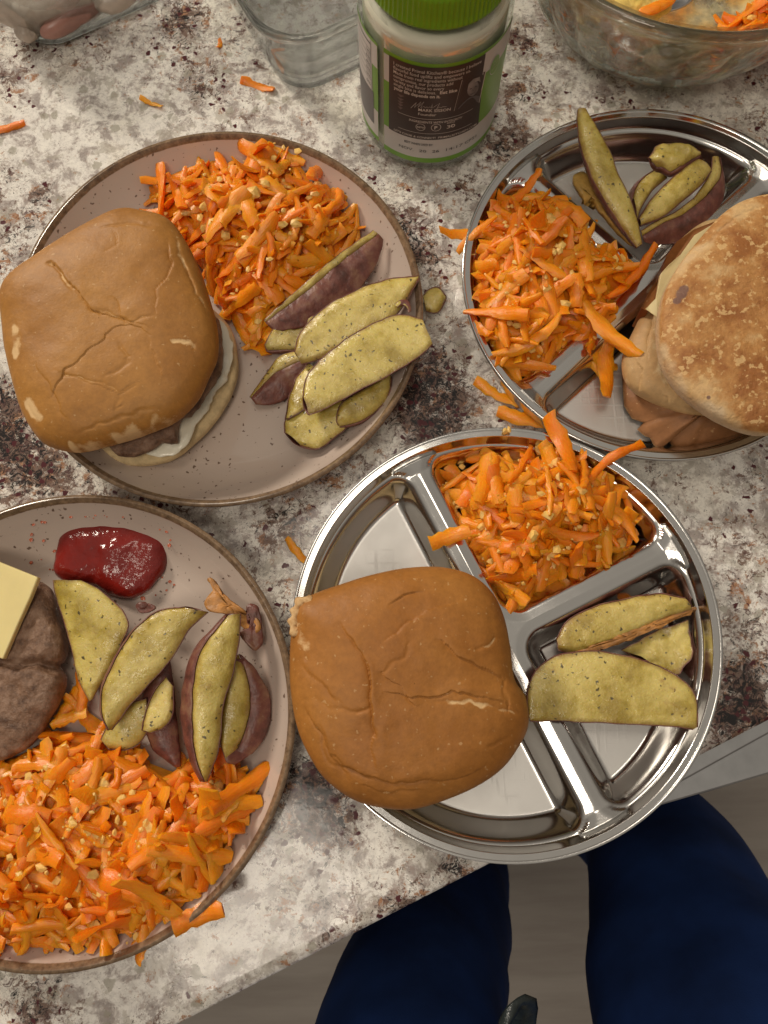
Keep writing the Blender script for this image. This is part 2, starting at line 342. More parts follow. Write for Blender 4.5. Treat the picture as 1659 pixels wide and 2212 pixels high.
cb = empty('base_cabinet', (*q(0, .3), -.92), 'dark brown cabinet standing under the granite countertop', 'cabinet')
prism('cabinet_carcass', [q(-.6, .05), q(.85, .05), q(.85, .6), q(-.6, .6)][::1], -.82, -.0305, DARKW, cb)
prism('toe_kick', [q(-.6, .12), q(.85, .12), q(.85, .6), q(-.6, .6)], -.919, -.8205, DARKW, cb)
# steel appliance door that sticks out beside the counter edge
STEEL2 = m_plain('appliance_steel', (.50, .50, .50), .30, 1., .08, 90, .05)
ap = empty('appliance_door', (.22, -.06, -.04), 'stainless steel appliance door jutting out below the right end of the counter edge', 'appliance')
z1 = -.020
A = at(1499, 1645, z1); B = at(1659, 1558, z1); dAB = (B - A) / np.linalg.norm(B - A)
C_ = at(1483, 1684, z1); D_ = at(1659, 1587, z1); dCD = (D_ - C_) / np.linalg.norm(D_ - C_)
ext = lambda P, d, t: P + d * t
prism('trim_strip', [ext(A, dAB, -.03) + [-.004, .009, 0], ext(C_, dCD, -.03), ext(D_, dCD, .16), ext(B, dAB, .16) + [-.004, .009, 0]], -.05, z1, STEEL2, ap)
z2 = -.026; G_ = at(1422, 1742, z2); I_ = at(1659, 1673, z2); dGI = (I_ - G_) / np.linalg.norm(I_ - G_)
prism('door_panel', [ext(C_, dCD, -.03) + [0, .004, 0], ext(G_, dGI, -.03), ext(I_, dGI, .16), ext(D_, dCD, .16) + [0, .004, 0]], -.07, z2, STEEL2, ap)

# ------------------------------------------------------------------ the person behind the camera: trousers, shirt hem, shoes
TROU = m_cloth('navy_trousers', (.013, .032, .115), (.022, .064, .25))
def tube(path, n=40, m=28, seed=1, amp=.013):
    P = openline([p[:3] for p in path], m); rr = openline([(p[3], i, 0) for i, p in enumerate(path)], m)[:, 0]
    rr = np.interp(np.linspace(0, len(path) - 1, m), range(len(path)), [p[3] for p in path])
    a = np.linspace(0, 2 * math.pi, n, endpoint=False); V = []
    for p, r_ in zip(P, rr): V.append(np.stack([p[0] + r_ * np.cos(a), p[1] + r_ * 1.05 * np.sin(a), np.full(n, p[2])], 1))
    V = np.concatenate(V); c = np.repeat(P, n, 0); dr = V - c; dr /= np.linalg.norm(dr, axis=1)[:, None] + 1e-9
    V = V + dr * (amp * fbm(V * [1, 1, .6], 14, 3, seed))[:, None]
    return V, gridfaces(n, m, True) + [tuple(range(n - 1, -1, -1)), tuple(range(n * (m - 1), n * m))]
def person():
    p = empty('person', (.10, -.25, -.92), 'person in navy blue trousers standing close to the counter edge', 'person')
    V1, F1 = tube([(.02, -.37, .06, .10), (.005, -.30, -.1, .088), (.018, -.25, -.25, .080), (.062, -.236, -.45, .068), (.085, -.24, -.65, .066), (.095, -.245, -.86, .062)], seed=3)
    V2, F2 = tube([(.22, -.37, .06, .10), (.235, -.29, -.1, .100), (.245, -.225, -.25, .096), (.285, -.172, -.45, .088), (.295, -.165, -.65, .078), (.29, -.17, -.86, .066)], seed=9)
    V3, F3 = tube([(.12, -.40, .16, .14), (.12, -.40, .11, .145), (.12, -.40, .06, .14), (.12, -.40, .01, .10)], n=40, m=10, seed=5)
    o = mesh('trousers', np.vstack([V1, V2, V3]), F1 + [tuple(i + len(V1) for i in f) for f in F2] + [tuple(i + len(V1) + len(V2) for i in f) for f in F3], TROU, p)
    o.modifiers.new('remesh', 'REMESH').voxel_size = .009; o.modifiers['remesh'].use_smooth_shade = True
    sm = o.modifiers.new('smooth', 'SMOOTH'); sm.iterations = 6
    dg = bpy.context.evaluated_depsgraph_get(); dg.update(); nm = bpy.data.meshes.new_from_object(o.evaluated_get(dg)); o.modifiers.clear(); o.data = nm
    shoe = m_plain('shoe_leather', (.03, .028, .028), .5, 0, .2, 30, .2)
    for x, y, a in ((.10, -.20, 8), (.295, -.12, -10)):
        V, F = lathe(smoothprof([(.001, -.85), (.035, -.852), (.045, -.875), (.050, -.905), (.048, -.919), (.001, -.919)], 4), 32)
        V[:, 1] *= 2.6; V[:, 2] -= np.clip(V[:, 1], 0, .2) * .22 * (V[:, 2] > -.9)
        c, s = math.cos(R(a)), math.sin(R(a)); V = np.stack([V[:, 0] * c - V[:, 1] * s + x, V[:, 0] * s + V[:, 1] * c + y, V[:, 2]], 1)
        mesh('shoe', V, F, shoe, p)
person()
# the dark strap end poking up at the bottom edge
def strap():
    z = -.03; c0 = at(1110, 2232, z); c1 = at(1118, 2168, z); pth = [c0 + [-.02, -.05, -.03], c0 + [-.012, -.02, -.005], (c0 + c1) / 2 + [-.006, 0, .004], c1, c1 + [.004, -.003, -.006], c1 + [.001, -.03, -.02]]
    P = openline(pth, 40); V = []
    for i, p in enumerate(P):
        wd = .0075 * (1 - .45 * abs(i - 27) / 27 * 0); d = P[min(i + 1, 39)] - P[max(i - 1, 0)]; nrm = np.array([-d[1], d[0], 0]); nrm /= np.linalg.norm(nrm) + 1e-9
        nrm = nrm * .6 + np.array([.8, -.3, 0]) * .4
        for t in np.linspace(-1, 1, 9): V.append(p + nrm * wd * t + np.array([0, 0, .0025 * (1 - t * t) + .0008 * math.sin(i * .9 + t * 3)]))
    o = mesh('strap', V, gridfaces(9, 40), m_plain('dark_leather', (.022, .028, .028), .22, 0, .3, 160, .5))
    m = o.modifiers.new('solid', 'SOLIDIFY'); m.thickness = .0014
    thing(o, 'glossy dark grey strap end poking in at the bottom edge between the two trouser legs', 'strap')
strap()

# ------------------------------------------------------------------ plates and trays
def plate(cx, cy, label):
    p = empty('dinner_plate', (cx, cy, 0), label, 'plate', 'speckled beige dinner plates')
    prof = smoothprof([(.0005, .0058), (.04, .0058), (.078, .0060), (.086, .0070), (.094, .0105), (.1015, .0165), (.1070, .0225), (.1100, .0264), (.1110, .0280), (.1122, .0291)], 8)
    V, F = lathe(prof, 220, (cx, cy)); r_ = np.hypot(V[:, 0] - cx, V[:, 1] - cy)
    V[:, 2] += .00035 * np.exp(-((r_ - .0835) / .0012) ** 2)
    mesh('plate_well', V, F, GLAZE, p, attrs={'rim': np.clip((r_ - .1094) / .0012, 0, 1)})
    prof = smoothprof([(.1122, .0291), (.1133, .0293), (.1141, .0284), (.1142, .0270), (.1134, .0258), (.1122, .0232), (.1080, .0165), (.1020, .0095), (.094, .0040), (.084, .0012), (.070, .0008), (.0005, .0010)], 6)
    V, F = lathe(prof, 220, (cx, cy)); V[:, 2] = np.maximum(V[:, 2], .0004)
    rim = np.clip((V[:, 2] - .0225) / .002, 0, 1); mesh('plate_rim', V, F, GLAZE, p, attrs={'rim': rim})
    return p
plate(-.0902, .208, 'speckled beige plate with brown rim below the green lidded jar, carrying a closed burger')
plate(-.1594, -.0124, 'speckled beige plate with brown rim at bottom left, carrying ketchup and cheese')
RT = .110
def tray(cx, cy, ang, label):
    p = empty('divided_tray', (cx, cy, 0), label, 'tray', 'divided stainless steel trays')
    nr, na = 230, 560
    rr = np.r_[np.linspace(.0002, .100, nr - 40), np.linspace(.1004, .1082, 40)]; a = np.linspace(0, 2 * math.pi, na, endpoint=False)
    RR, AA = np.meshgrid(rr, a, indexing='ij'); X = (RR * np.cos(AA)).ravel(); Y = (RR * np.sin(AA)).ravel(); r_ = RR.ravel()
    hw = .0042; rc = .013; W = .0128; RW = .1035; zf, zt = .0016, .0175
    dd = RW - r_
    def comp(ds):
        s = np.zeros(len(X)); mn = np.full(len(X), 1e9)
        for d in ds: s += np.maximum(rc - d, 0) ** 2; mn = np.minimum(mn, d)
        return np.where(mn > rc, mn, rc - np.sqrt(s))
    d = np.maximum(np.maximum(comp([dd, -Y - hw]), comp([dd, Y - hw, X - hw])), comp([dd, Y - hw, -X - hw]))
    t = np.clip(d / W, 0, 1); s = t * t * t * (t * (6 * t - 15) + 10); s = .6 * t * t * (3 - 2 * t) + .4 * s
    z = zt + (zf - zt) * s
    z += .0007 * np.exp(-((d - W - .0012) / .0010) ** 2) * 0
    # dividers dip slightly in the middle; outer wall rises past a small step to the rim
    z += np.where(d < 0, -.0012 * np.clip(-d / hw, 0, 1) ** 2 * 0 + .0008 * np.clip(-d / hw, 0, 1), 0)
    k = np.clip((r_ - .1030) / .0022, 0, 1); z = np.maximum(z, zt - .002 + .0075 * (k * k * (3 - 2 * k))) if False else z + (.0250 - z) * (k ** 1.5) * (r_ > .1030)
    k2 = np.clip((r_ - .0965) / .006, 0, 1); z = np.where((d < .0), z + .0022 * k2 * (r_ <= .1030) + .0, z)
    c, sn = math.cos(ang), math.sin(ang)
    V = np.stack([cx + X * c - Y * sn, cy + X * sn + Y * c, z], 1)
    fl = np.clip((d - W * .9) / .002, 0, 1)
    mesh('tray_basin', V, gridfaces(na, nr, True), STEEL, p, attrs={'floor': fl})
    prof = [(.1080, .0249), (.1082, .0256), (.1088, .0262), (.1095, .0262), (.11, .0256), (.1101, .0248), (.1097, .0241), (.1090, .0238), (.1086, .0236), (.1072, .0190), (.1062, .0120), (.1050, .0050), (.102, .0012), (.09, .0008), (.0005, .0008)]
    V, F = lathe(smoothprof(prof, 4), 240, (cx, cy)); V[:, 2] = np.maximum(V[:, 2], .0004)
    mesh('tray_rim', V, F, STEEL, p, attrs={'floor': np.zeros(len(V))})
    return p
tray(.061, .0261, R(-64.5), 'round divided stainless steel tray in front, reaching over the counter edge')
tray(.1565, .2251, R(42.3), 'round divided stainless steel tray at the right, below the glass bowl')

# ------------------------------------------------------------------ buns and fillings
def bun(name, outline, ze, top, bot, mat, parent=None, creases=(), pales=(), nfac=2.7, wav=.0016, seed=1, edge_pale=.35, zt=None, stain=None, nth=400, nr=170):
    O = closed(ats(outline, ze)[:, :2], nth); C = O.mean(0)
    rho = np.linspace(.003, .95, nr - 22); p0 = np.arcsin(rho ** (nfac / 2))
    phi = np.r_[p0, np.linspace(p0[-1], math.pi / 2, 23)[1:], np.linspace(math.pi / 2, math.pi - .0001, 34)[1:]]
    rad = np.maximum(np.abs(np.sin(phi)), 1e-9) ** (2 / nfac)
    zz = np.where(phi < math.pi / 2, top * np.abs(np.cos(phi)) ** (2 / nfac), -bot * np.abs(np.cos(phi)) ** .8)
    # even radial spacing near the middle
    V = (C[None, None, :] + (O - C)[None] * rad[:, None, None]); V = np.concatenate([V, np.broadcast_to((ze + zz)[:, None, None], (len(phi), nth, 1))], 2).reshape(-1, 3)
    P2 = V[:, :2]; tp = np.repeat(phi < 1.75, nth) * 1.
    V[:, 2] += wav * 1.4 * fbm(V, 26, 2, seed) * tp + wav * .35 * fbm(V, 90, 2, seed + 5) * tp
    pale = np.zeros(len(V)); n1 = fbm(np.c_[P2, np.zeros(len(V))], 120, 3, seed + 9); jit = .0022 * n1
    Q = np.c_[P2, np.ones(len(V))]
    jx = np.stack([fbm(Q, 95, 3, seed + 31), fbm(Q, 95, 3, seed + 47)], 1) * .0034
    for line, wd, dp in creases:
        L = ats(line, ze + top * .8); dist, sg, t = segdist(P2 + jx, L); env = np.clip(np.minimum(t, 1 - t) * 5, 0, 1) ** .7
        am_ = np.clip(.65 + .9 * vnoise(Q, 110, seed + 3), .1, 1.3)
        V[:, 2] -= tp * dp * env * am_ * .34 * np.exp(-dist / (wd * .55))
        V[:, 2] += tp * dp * .42 * env * am_ * np.exp(-dist / (3.2 * wd)) * (sg > 0) - tp * dp * .25 * env * np.exp(-dist / (4.5 * wd)) * (sg <= 0)
    for line, wd, am in pales:
        L = ats(line, ze + top * .8); dist, sg, t = segdist(P2 + jx * 1.2, L); env = np.clip(np.minimum(t, 1 - t) * 6, .15, 1)
        pale = np.maximum(pale, am * env * np.exp(-(dist / wd) ** 2) * (.75 + .6 * n1))
        V[:, 2] -= .0004 * tp * env * np.exp(-(dist / .0009) ** 2)
    ph = np.repeat(phi, nth); pale = np.maximum(pale, edge_pale * np.clip((ph - 1.25) / .5, 0, 1) * 1.9 + 0)
    at_ = {'pale': np.clip(pale, 0, 1), 'stain': np.zeros(len(V))}
    if stain:
        for x, y, s in stain:
            c = at(x, y, ze + top * .8)[:2]; at_['stain'] = np.maximum(at_['stain'], np.exp(-((P2[:, 0] - c[0]) ** 2 + (P2[:, 1] - c[1]) ** 2) / s ** 2))
    if zt is not None: V[:, 2] += (V[:, 0] - C[0]) * zt[0] + (V[:, 1] - C[1]) * zt[1]
    return mesh(name, V, gridfaces(nth, len(phi), True), mat, parent, attrs=at_)
def blob(name, outline, zc, hgt, mat, parent=None, seed=1, amp=.002, sc=80, nfac=2.3, nth=120, flat=.0, zt=None):
    O = closed(ats(outline, zc)[:, :2], nth); C = O.mean(0); p0 = np.arcsin(np.linspace(.005, .93, 16) ** (nfac / 2)); phi = np.r_[p0, np.linspace(p0[-1], math.pi - p0[-1], 20)[1:-1], math.pi - p0[::-1]]
    rad = np.abs(np.sin(phi)) ** (2 / nfac); zz = np.sign(np.cos(phi)) * np.abs(np.cos(phi)) ** (2 / nfac) * hgt
    zz = np.where(zz < 0, zz * (1 - flat), zz)
    V = (C[None, None] + (O - C)[None] * rad[:, None, None]); V = np.concatenate([V, np.broadcast_to((zc + zz)[:, None, None], (50, nth, 1))], 2).reshape(-1, 3)
    n = fbm(V, sc, 3, seed); dr = V - np.array([*C, zc]); dr /= np.linalg.norm(dr, axis=1)[:, None] + 1e-9
    V = V + dr * (amp * n)[:, None]
    if zt is not None: V[:, 2] += (V[:, 0] - C[0]) * zt[0] + (V[:, 1] - C[1]) * zt[1]
    return mesh(name, V, gridfaces(nth, 50, True), mat, parent)

c = at(330, 790, .01)
bg1 = empty('burger', c, 'closed burger with flat square tan bun and beef patty showing on the speckled plate', 'burger', 'burgers')
blob('bottom_bun', [(510, 745), (516, 800), (502, 852), (470, 905), (430, 950), (380, 988), (320, 1005), (262, 1000), (200, 950), (150, 880), (130, 800), (150, 700), (230, 640), (330, 620), (430, 650), (490, 700)], .014, .0085, CRUMB, bg1, 2, .001, 60, 3.)
blob('mayonnaise', [(498, 745), (500, 800), (470, 850), (455, 880), (420, 920), (400, 965), (350, 985), (310, 975), (290, 940), (250, 850), (300, 720), (420, 680), (480, 700)], .0235, .0025, MAYO, bg1, 4, .004, 120, 2.2)
blob('patty', [(474, 690), (484, 740), (474, 800), (450, 840), (425, 880), (385, 920), (380, 950), (340, 968), (280, 982), (240, 970), (180, 900), (170, 800), (240, 700), (350, 660), (440, 665)], .0285, .0065, PATTY, bg1, 6, .004, 110, 2.8)
b1 = [(28, 602), (5, 640), (6, 690), (14, 760), (30, 830), (50, 895), (80, 945), (110, 963), (160, 972), (225, 960), (300, 938), (380, 905), (425, 865), (452, 815), (470, 770), (470, 710), (455, 650), (435, 590), (405, 530), (372, 492), (325, 476), (270, 469), (215, 490), (150, 525), (85, 565)]
bun('top_bun', b1, .047, .017, .012, BUN, bg1, seed=11, nfac=3.2, zt=(.03, .04),
    creases=[([(100, 565), (130, 590), (180, 650), (230, 685), (300, 705), (340, 720)], .0013, .0016), ([(370, 520), (375, 570), (350, 640), (345, 690)], .0013, .0016),
             ([(255, 640), (265, 690), (300, 715), (330, 735)], .0011, .0018), ([(105, 860), (150, 800), (210, 750), (260, 715), (310, 710)], .0016, .0015), ([(320, 730), (345, 800), (365, 830)], .0013, .0012),
             ([(80, 780), (120, 860), (150, 900)], .0018, .0010), ([(140, 800), (200, 830), (250, 850), (300, 820)], .0012, .0009), ([(240, 500), (255, 540), (230, 560)], .0015, .0010), ([(400, 560), (430, 640)], .0016, .0009)],
    pales=[([(20, 690), (28, 730), (34, 770)], .0026, 1.4), ([(52, 850), (66, 890), (84, 915)], .0030, 1.5), ([(215, 948), (260, 930), (300, 918)], .0030, 1.5), ([(130, 952), (155, 957)], .0026, 1.3), ([(100, 565), (135, 600), (165, 640)], .0011, .8), ([(130, 800), (180, 815), (250, 845), (300, 815)], .0007, .8),
           ([(370, 738), (410, 742), (405, 758)], .0018, 1.), ([(190, 660), (250, 690), (300, 705), (350, 690)], .0006, .7), ([(110, 955), (200, 945), (320, 905), (400, 862)], .0016, .9), ([(375, 500), (410, 590), (445, 680)], .0014, 1.), ([(250, 845), (245, 890), (270, 870)], .0006, .7),
           ([(160, 930), (260, 900), (350, 880)], .0008, .45), ([(210, 500), (290, 480), (350, 500)], .0014, .4), ([(260, 740), (280, 780), (220, 830)], .0005, .55)])
c = at(880, 1480, .01)
bg2 = empty('burger', c, 'closed burger with smooth round tan bun covering the big compartment of the front tray', 'burger', 'burgers')
b2 = [(640, 1310), (632, 1360), (628, 1420), (630, 1490), (643, 1570), (668, 1630), (705, 1685), (765, 1728), (830, 1746), (895, 1748), (965, 1728), (1035, 1697), (1088, 1658), (1122, 1612), (1138, 1580), (1142, 1550), (1134, 1505), (1110, 1465), (1101, 1400), (1088, 1335), (1062, 1282), (1020, 1246), (960, 1229), (880, 1230), (800, 1246), (735, 1266), (680, 1285)]
b2b = [(660, 1400), (680, 1600), (800, 1700), (950, 1690), (1060, 1600), (1085, 1480), (1106, 1430), (1060, 1330), (960, 1270), (820, 1270), (710, 1320)]
blob('bottom_bun', b2b, .014, .011, CRUMB, bg2, 2, .001, 60, 3.)
blob('patty', b2b, .031, .007, PATTY, bg2, 6, .002, 110, 2.8)
bun('top_bun', b2, .047, .021, .013, BUN2, bg2, seed=21, nfac=2.6, edge_pale=.30, zt=(-.04, .05),
    creases=[([(730, 1340), (770, 1400), (800, 1460), (808, 1540), (800, 1600), (805, 1680)], .0016, .0030), ([(940, 1370), (990, 1410), (1060, 1455), (1105, 1470)], .0016, .0026), ([(830, 1490), (880, 1500), (960, 1495), (1050, 1510), (1130, 1530)], .0015, .0016),
             ([(1000, 1290), (930, 1320), (870, 1360), (830, 1390)], .0018, .0014), ([(650, 1520), (700, 1600), (740, 1660), (800, 1690)], .0016, .0020), ([(640, 1430), (700, 1480), (740, 1520)], .0016, .0012), ([(700, 1640), (760, 1670), (850, 1700), (980, 1690), (1060, 1650)], .0020, .0022),
             ([(760, 1700), (840, 1720), (940, 1715)], .0018, .0012), ([(840, 1310), (870, 1290), (920, 1280)], .0016, .0012), ([(690, 1560), (720, 1640), (755, 1690)], .0013, .0016), ([(830, 1440), (870, 1490), (900, 1530)], .0014, .0012)],
    pales=[([(930, 1508), (990, 1515), (1060, 1528), (1135, 1538)], .0012, 1.), ([(1035, 1400), (1075, 1385)], .0010, .9), ([(832, 1450), (860, 1420), (900, 1390)], .0006, .6), ([(760, 1530), (810, 1520)], .0006, .7), ([(640, 1340), (650, 1390), (655, 1370)], .0035, 1.),
           ([(645, 1410), (660, 1425)], .0010, .8), ([(1060, 1610), (1110, 1595)], .0006, .6), ([(640, 1500), (720, 1530), (800, 1525)], .0005, .5), ([(1100, 1470), (1090, 1540)], .0005, .4), ([(680, 1580), (720, 1660)], .0006, .5)])
# torn loop of crust at the bun's left corner
P = openline(ats([(672, 1300), (655, 1296), (643, 1308), (637, 1328), (633, 1352), (640, 1366), (655, 1362)], .058), 26); V = []
for i, p in enumerate(P):
    d = P[min(i + 1, 25)] - P[max(i - 1, 0)]; nn = np.array([-d[1], d[0], 0]); nn /= np.linalg.norm(nn)
    for k in range(8):
        an = k / 8 * 2 * math.pi; V.append(p + nn * .0022 * math.cos(an) * (1 + .4 * math.sin(i * 1.3)) + np.array([0, 0, .0016 * math.sin(an)]))
mesh('torn_crust', V, gridfaces(8, 26, True), BUN2, bg2, attrs={'pale': np.full(len(V), .75)})
# burger on the right tray: toasted muffin top, cheese, torn bottom bun
c = at(1560, 720, .01)
bg3 = empty('burger', c, 'burger with toasted round muffin top, cheese edge and torn lower bun at the right edge', 'burger', 'burgers')
lower = [(1545, 475), (1480, 508), (1440, 560), (1405, 640), (1375, 700), (1348, 760), (1347, 805), (1364, 838), (1400, 862), (1450, 882), (1490, 895), (1560, 900), (1640, 895), (1720, 900), (1780, 800), (1760, 600), (1660, 490)]
bun('lower_bun', lower, .022, .012, .014, m_bun('torn_bun', (.44, .25, .10), (.60, .40, .19), (.74, .58, .34)), bg3, seed=33, nfac=2.6, edge_pale=0.,
    creases=[([(1375, 770), (1390, 800), (1400, 870), (1450, 920)], .0015, .003), ([(1420, 640), (1400, 720), (1395, 790)], .0015, .002), ([(1440, 830), (1500, 900), (1560, 930)], .0015, .0015)],
    pales=[([(1430, 650), (1420, 740), (1430, 800), (1470, 850)], .006, .9), ([(1350, 790), (1380, 860), (1440, 900)], .003, .8)])
rag = [(1355, 868), (1372, 896), (1398, 905), (1384, 920), (1400, 934), (1412, 938), (1420, 955), (1436, 962), (1440, 948), (1452, 946), (1462, 958), (1480, 971), (1498, 962), (1506, 966), (1560, 962), (1640, 944), (1700, 915), (1700, 860), (1600, 850), (1500, 830), (1400, 800), (1350, 800)]
O = ats(rag, .012); V = []; n = len(O)
cc = at(1550, 870, .026)
for k, t in enumerate((1., .96, .8, .5, .1)):
    for p in O: V.append(cc + (p - cc) * t + np.array([0, 0, [0, .0035, .007, .010, .012][k] - .001 * 0]))
V = np.array(V); V[:, 2] = np.repeat([.0060, .0080, .0150, .021, .024], n) + .0012 * fbm(V, 120, 2, 4)
o = mesh('torn_crust', V, gridfaces(n, 5, True), m_bun('torn_crust_brown', (.24, .10, .035), (.34, .155, .06)), bg3, attrs={'pale': np.repeat([.6, .1, 0, 0, 0], n)})
o.modifiers.new('solid', 'SOLIDIFY').thickness = .0015
# dark crust along the upper left flank
O = ats([(1545, 478), (1500, 495), (1462, 522), (1440, 552), (1430, 590), (1405, 625), (1385, 665), (1400, 672), (1420, 640), (1450, 575), (1490, 530), (1550, 498)], .034)
V = np.vstack([O, O + [.001, -.001, -.02]]); n = len(O)
mesh('crust_flap', V, [tuple(range(n))] + [(i, (i + 1) % n, n + (i + 1) % n, n + i) for i in range(n)], m_bun('flap_brown', (.30, .105, .030), (.42, .17, .055)), bg3, attrs={'pale': np.zeros(2 * n)})
blob('patty', [(1540, 500), (1470, 560), (1440, 640), (1430, 740), (1470, 830), (1560, 890), (1680, 880), (1780, 780), (1760, 620), (1660, 520)], .037, .006, PATTY, bg3, 9, .002, 110, 2.8)
O = ats([(1550, 478), (1500, 508), (1470, 550), (1445, 572), (1428, 590), (1420, 640), (1399, 660), (1425, 680), (1500, 700), (1600, 560)], .044); V = np.vstack([O, O - [0, 0, .0035]]); n = len(O)
V[:n, 2] += np.array([0, 0, 0, .0005, 0, -.002, -.004, -.003, 0, 0])
o = mesh('cheese_slice', V, [tuple(range(n)), tuple(range(2 * n - 1, n - 1, -1))] + [(i, n + i, n + (i + 1) % n, (i + 1) % n) for i in range(n)], m_plain('pale_cheese', (.74, .62, .33), .4, 0, .1, 90, .2), bg3, smooth=False)
o.modifiers.new('bevel', 'BEVEL').width = .001
mf = [(1659, 437), (1600, 447), (1552, 474), (1500, 530), (1462, 580), (1434, 635), (1424, 690), (1428, 752), (1445, 800), (1482, 848), (1540, 892), (1600, 922), (1659, 934), (1740, 920), (1810, 870), (1855, 770), (1862, 660), (1835, 560), (1780, 480), (1715, 443)]
bun('top_muffin', mf, .058, .010, .014, MUFFIN, bg3, seed=41, nfac=3.6, wav=.0012, edge_pale=.55, zt=(.06, .05), stain=[(1474, 632, .0035), (1480, 622, .003), (1466, 645, .0025), (1540, 850, .0012)],
    pales=[([(1438, 700), (1450, 780), (1500, 850), (1580, 900), (1659, 920)], .005, .9), ([(1440, 650), (1450, 600), (1520, 530), (1590, 470), (1650, 450)], .004, .7)])

# ------------------------------------------------------------------ plate 2: patty, cheese, ketchup
o = blob('beef_patty', [(0, 1268), (50, 1256), (90, 1262), (118, 1290), (134, 1340), (142, 1390), (136, 1425), (128, 1440), (136, 1462), (124, 1510), (110, 1560), (78, 1600), (40, 1622), (0, 1638), (-60, 1620), (-100, 1520), (-95, 1380), (-50, 1290)], .018, .010, PATTY, None, 14, .0035, 70, 3.)
me = o.data; V = np.array([v.co[:] for v in me.vertices]); dist, sg, t = segdist(V[:, :2], ats([(145, 1430), (110, 1445), (80, 1432), (40, 1440), (0, 1430)], .026))
V[:, 2] -= (V[:, 2] > .018) * .005 * np.exp(-(dist / .0022) ** 2); V[:, 2] += (V[:, 2] > .018) * .0012 * fbm(V, 260, 3, 3)
me.vertices.foreach_set('co', V.ravel()); me.update()
thing(o, 'bare brown beef patty with a crack across it, at the left edge of the picture', 'patty')
O = ats([(-70, 1188), (-10, 1210), (82, 1247), (64, 1292), (40, 1345), (6, 1424), (-60, 1400), (-140, 1362)], .0325); n = len(O)
V = np.vstack([O, O - [0, 0, .0042]]); V[:, 2] += .0004 * fbm(V, 60, 2, 2)
o = mesh('cheese_slice', V, [tuple(range(n)), tuple(range(2 * n - 1, n - 1, -1))] + [(i, n + i, n + (i + 1) % n, (i + 1) % n) for i in range(n)], CHEESE, None, smooth=False)
m = o.modifiers.new('bevel', 'BEVEL'); m.width = .0008; m.segments = 3
thing(o, 'thick pale yellow cheese slice lying on the bare beef patty', 'cheese')
o = blob('ketchup', [(205, 1120), (165, 1133), (137, 1165), (122, 1210), (124, 1247), (165, 1262), (205, 1268), (240, 1288), (285, 1291), (330, 1262), (357, 1225), (361, 1183), (337, 1150), (292, 1132), (250, 1121)], .0085, .0085, KETCH, None, 5, .0026, 75, 2.5, flat=.75)
thing(o, 'glossy dark red puddle of ketchup on the upper part of the bottom left plate', 'ketchup')
V = []; F = []
for i in range(85):
    a_ = rng.uniform(0, 2 * math.pi); x = 240 + rng.normal(0, 1) * 22 + math.cos(a_) * 140; y = 1205 + math.sin(a_) * 105 + rng.normal() * 10
    if rng.random() < .3: x, y = rng.uniform(200, 350), rng.uniform(1092, 1130)
    c = at(x, y, .0062); rr_ = math.hypot(c[0] + .1594, c[1] + .0124); c[2] = .0060 + .0002 + (0 if rr_ < .084 else (rr_ - .084) ** 1.25 * 1.9 * .9)
    if rr_ > .106: continue
    s = rng.uniform(.0004, .0012); b = len(V)
    for k in range(7): V.append(c + [s * math.cos(k * .9) * rng.uniform(.7, 1.2), s * math.sin(k * .9) * rng.uniform(.7, 1.2), .0002])
    V.append(c + [0, 0, .0007]); F += [(b + k, b + (k + 1) % 7, b + 7) for k in range(7)]
o = mesh('ketchup_droplets', V, F, m_plain('ketchup_drops', (.50, .12, .055), .2, 0, .3, 200)); thing(o, 'tiny orange red oil droplets around the ketchup on the plate', 'droplets'); o['kind'] = 'stuff'

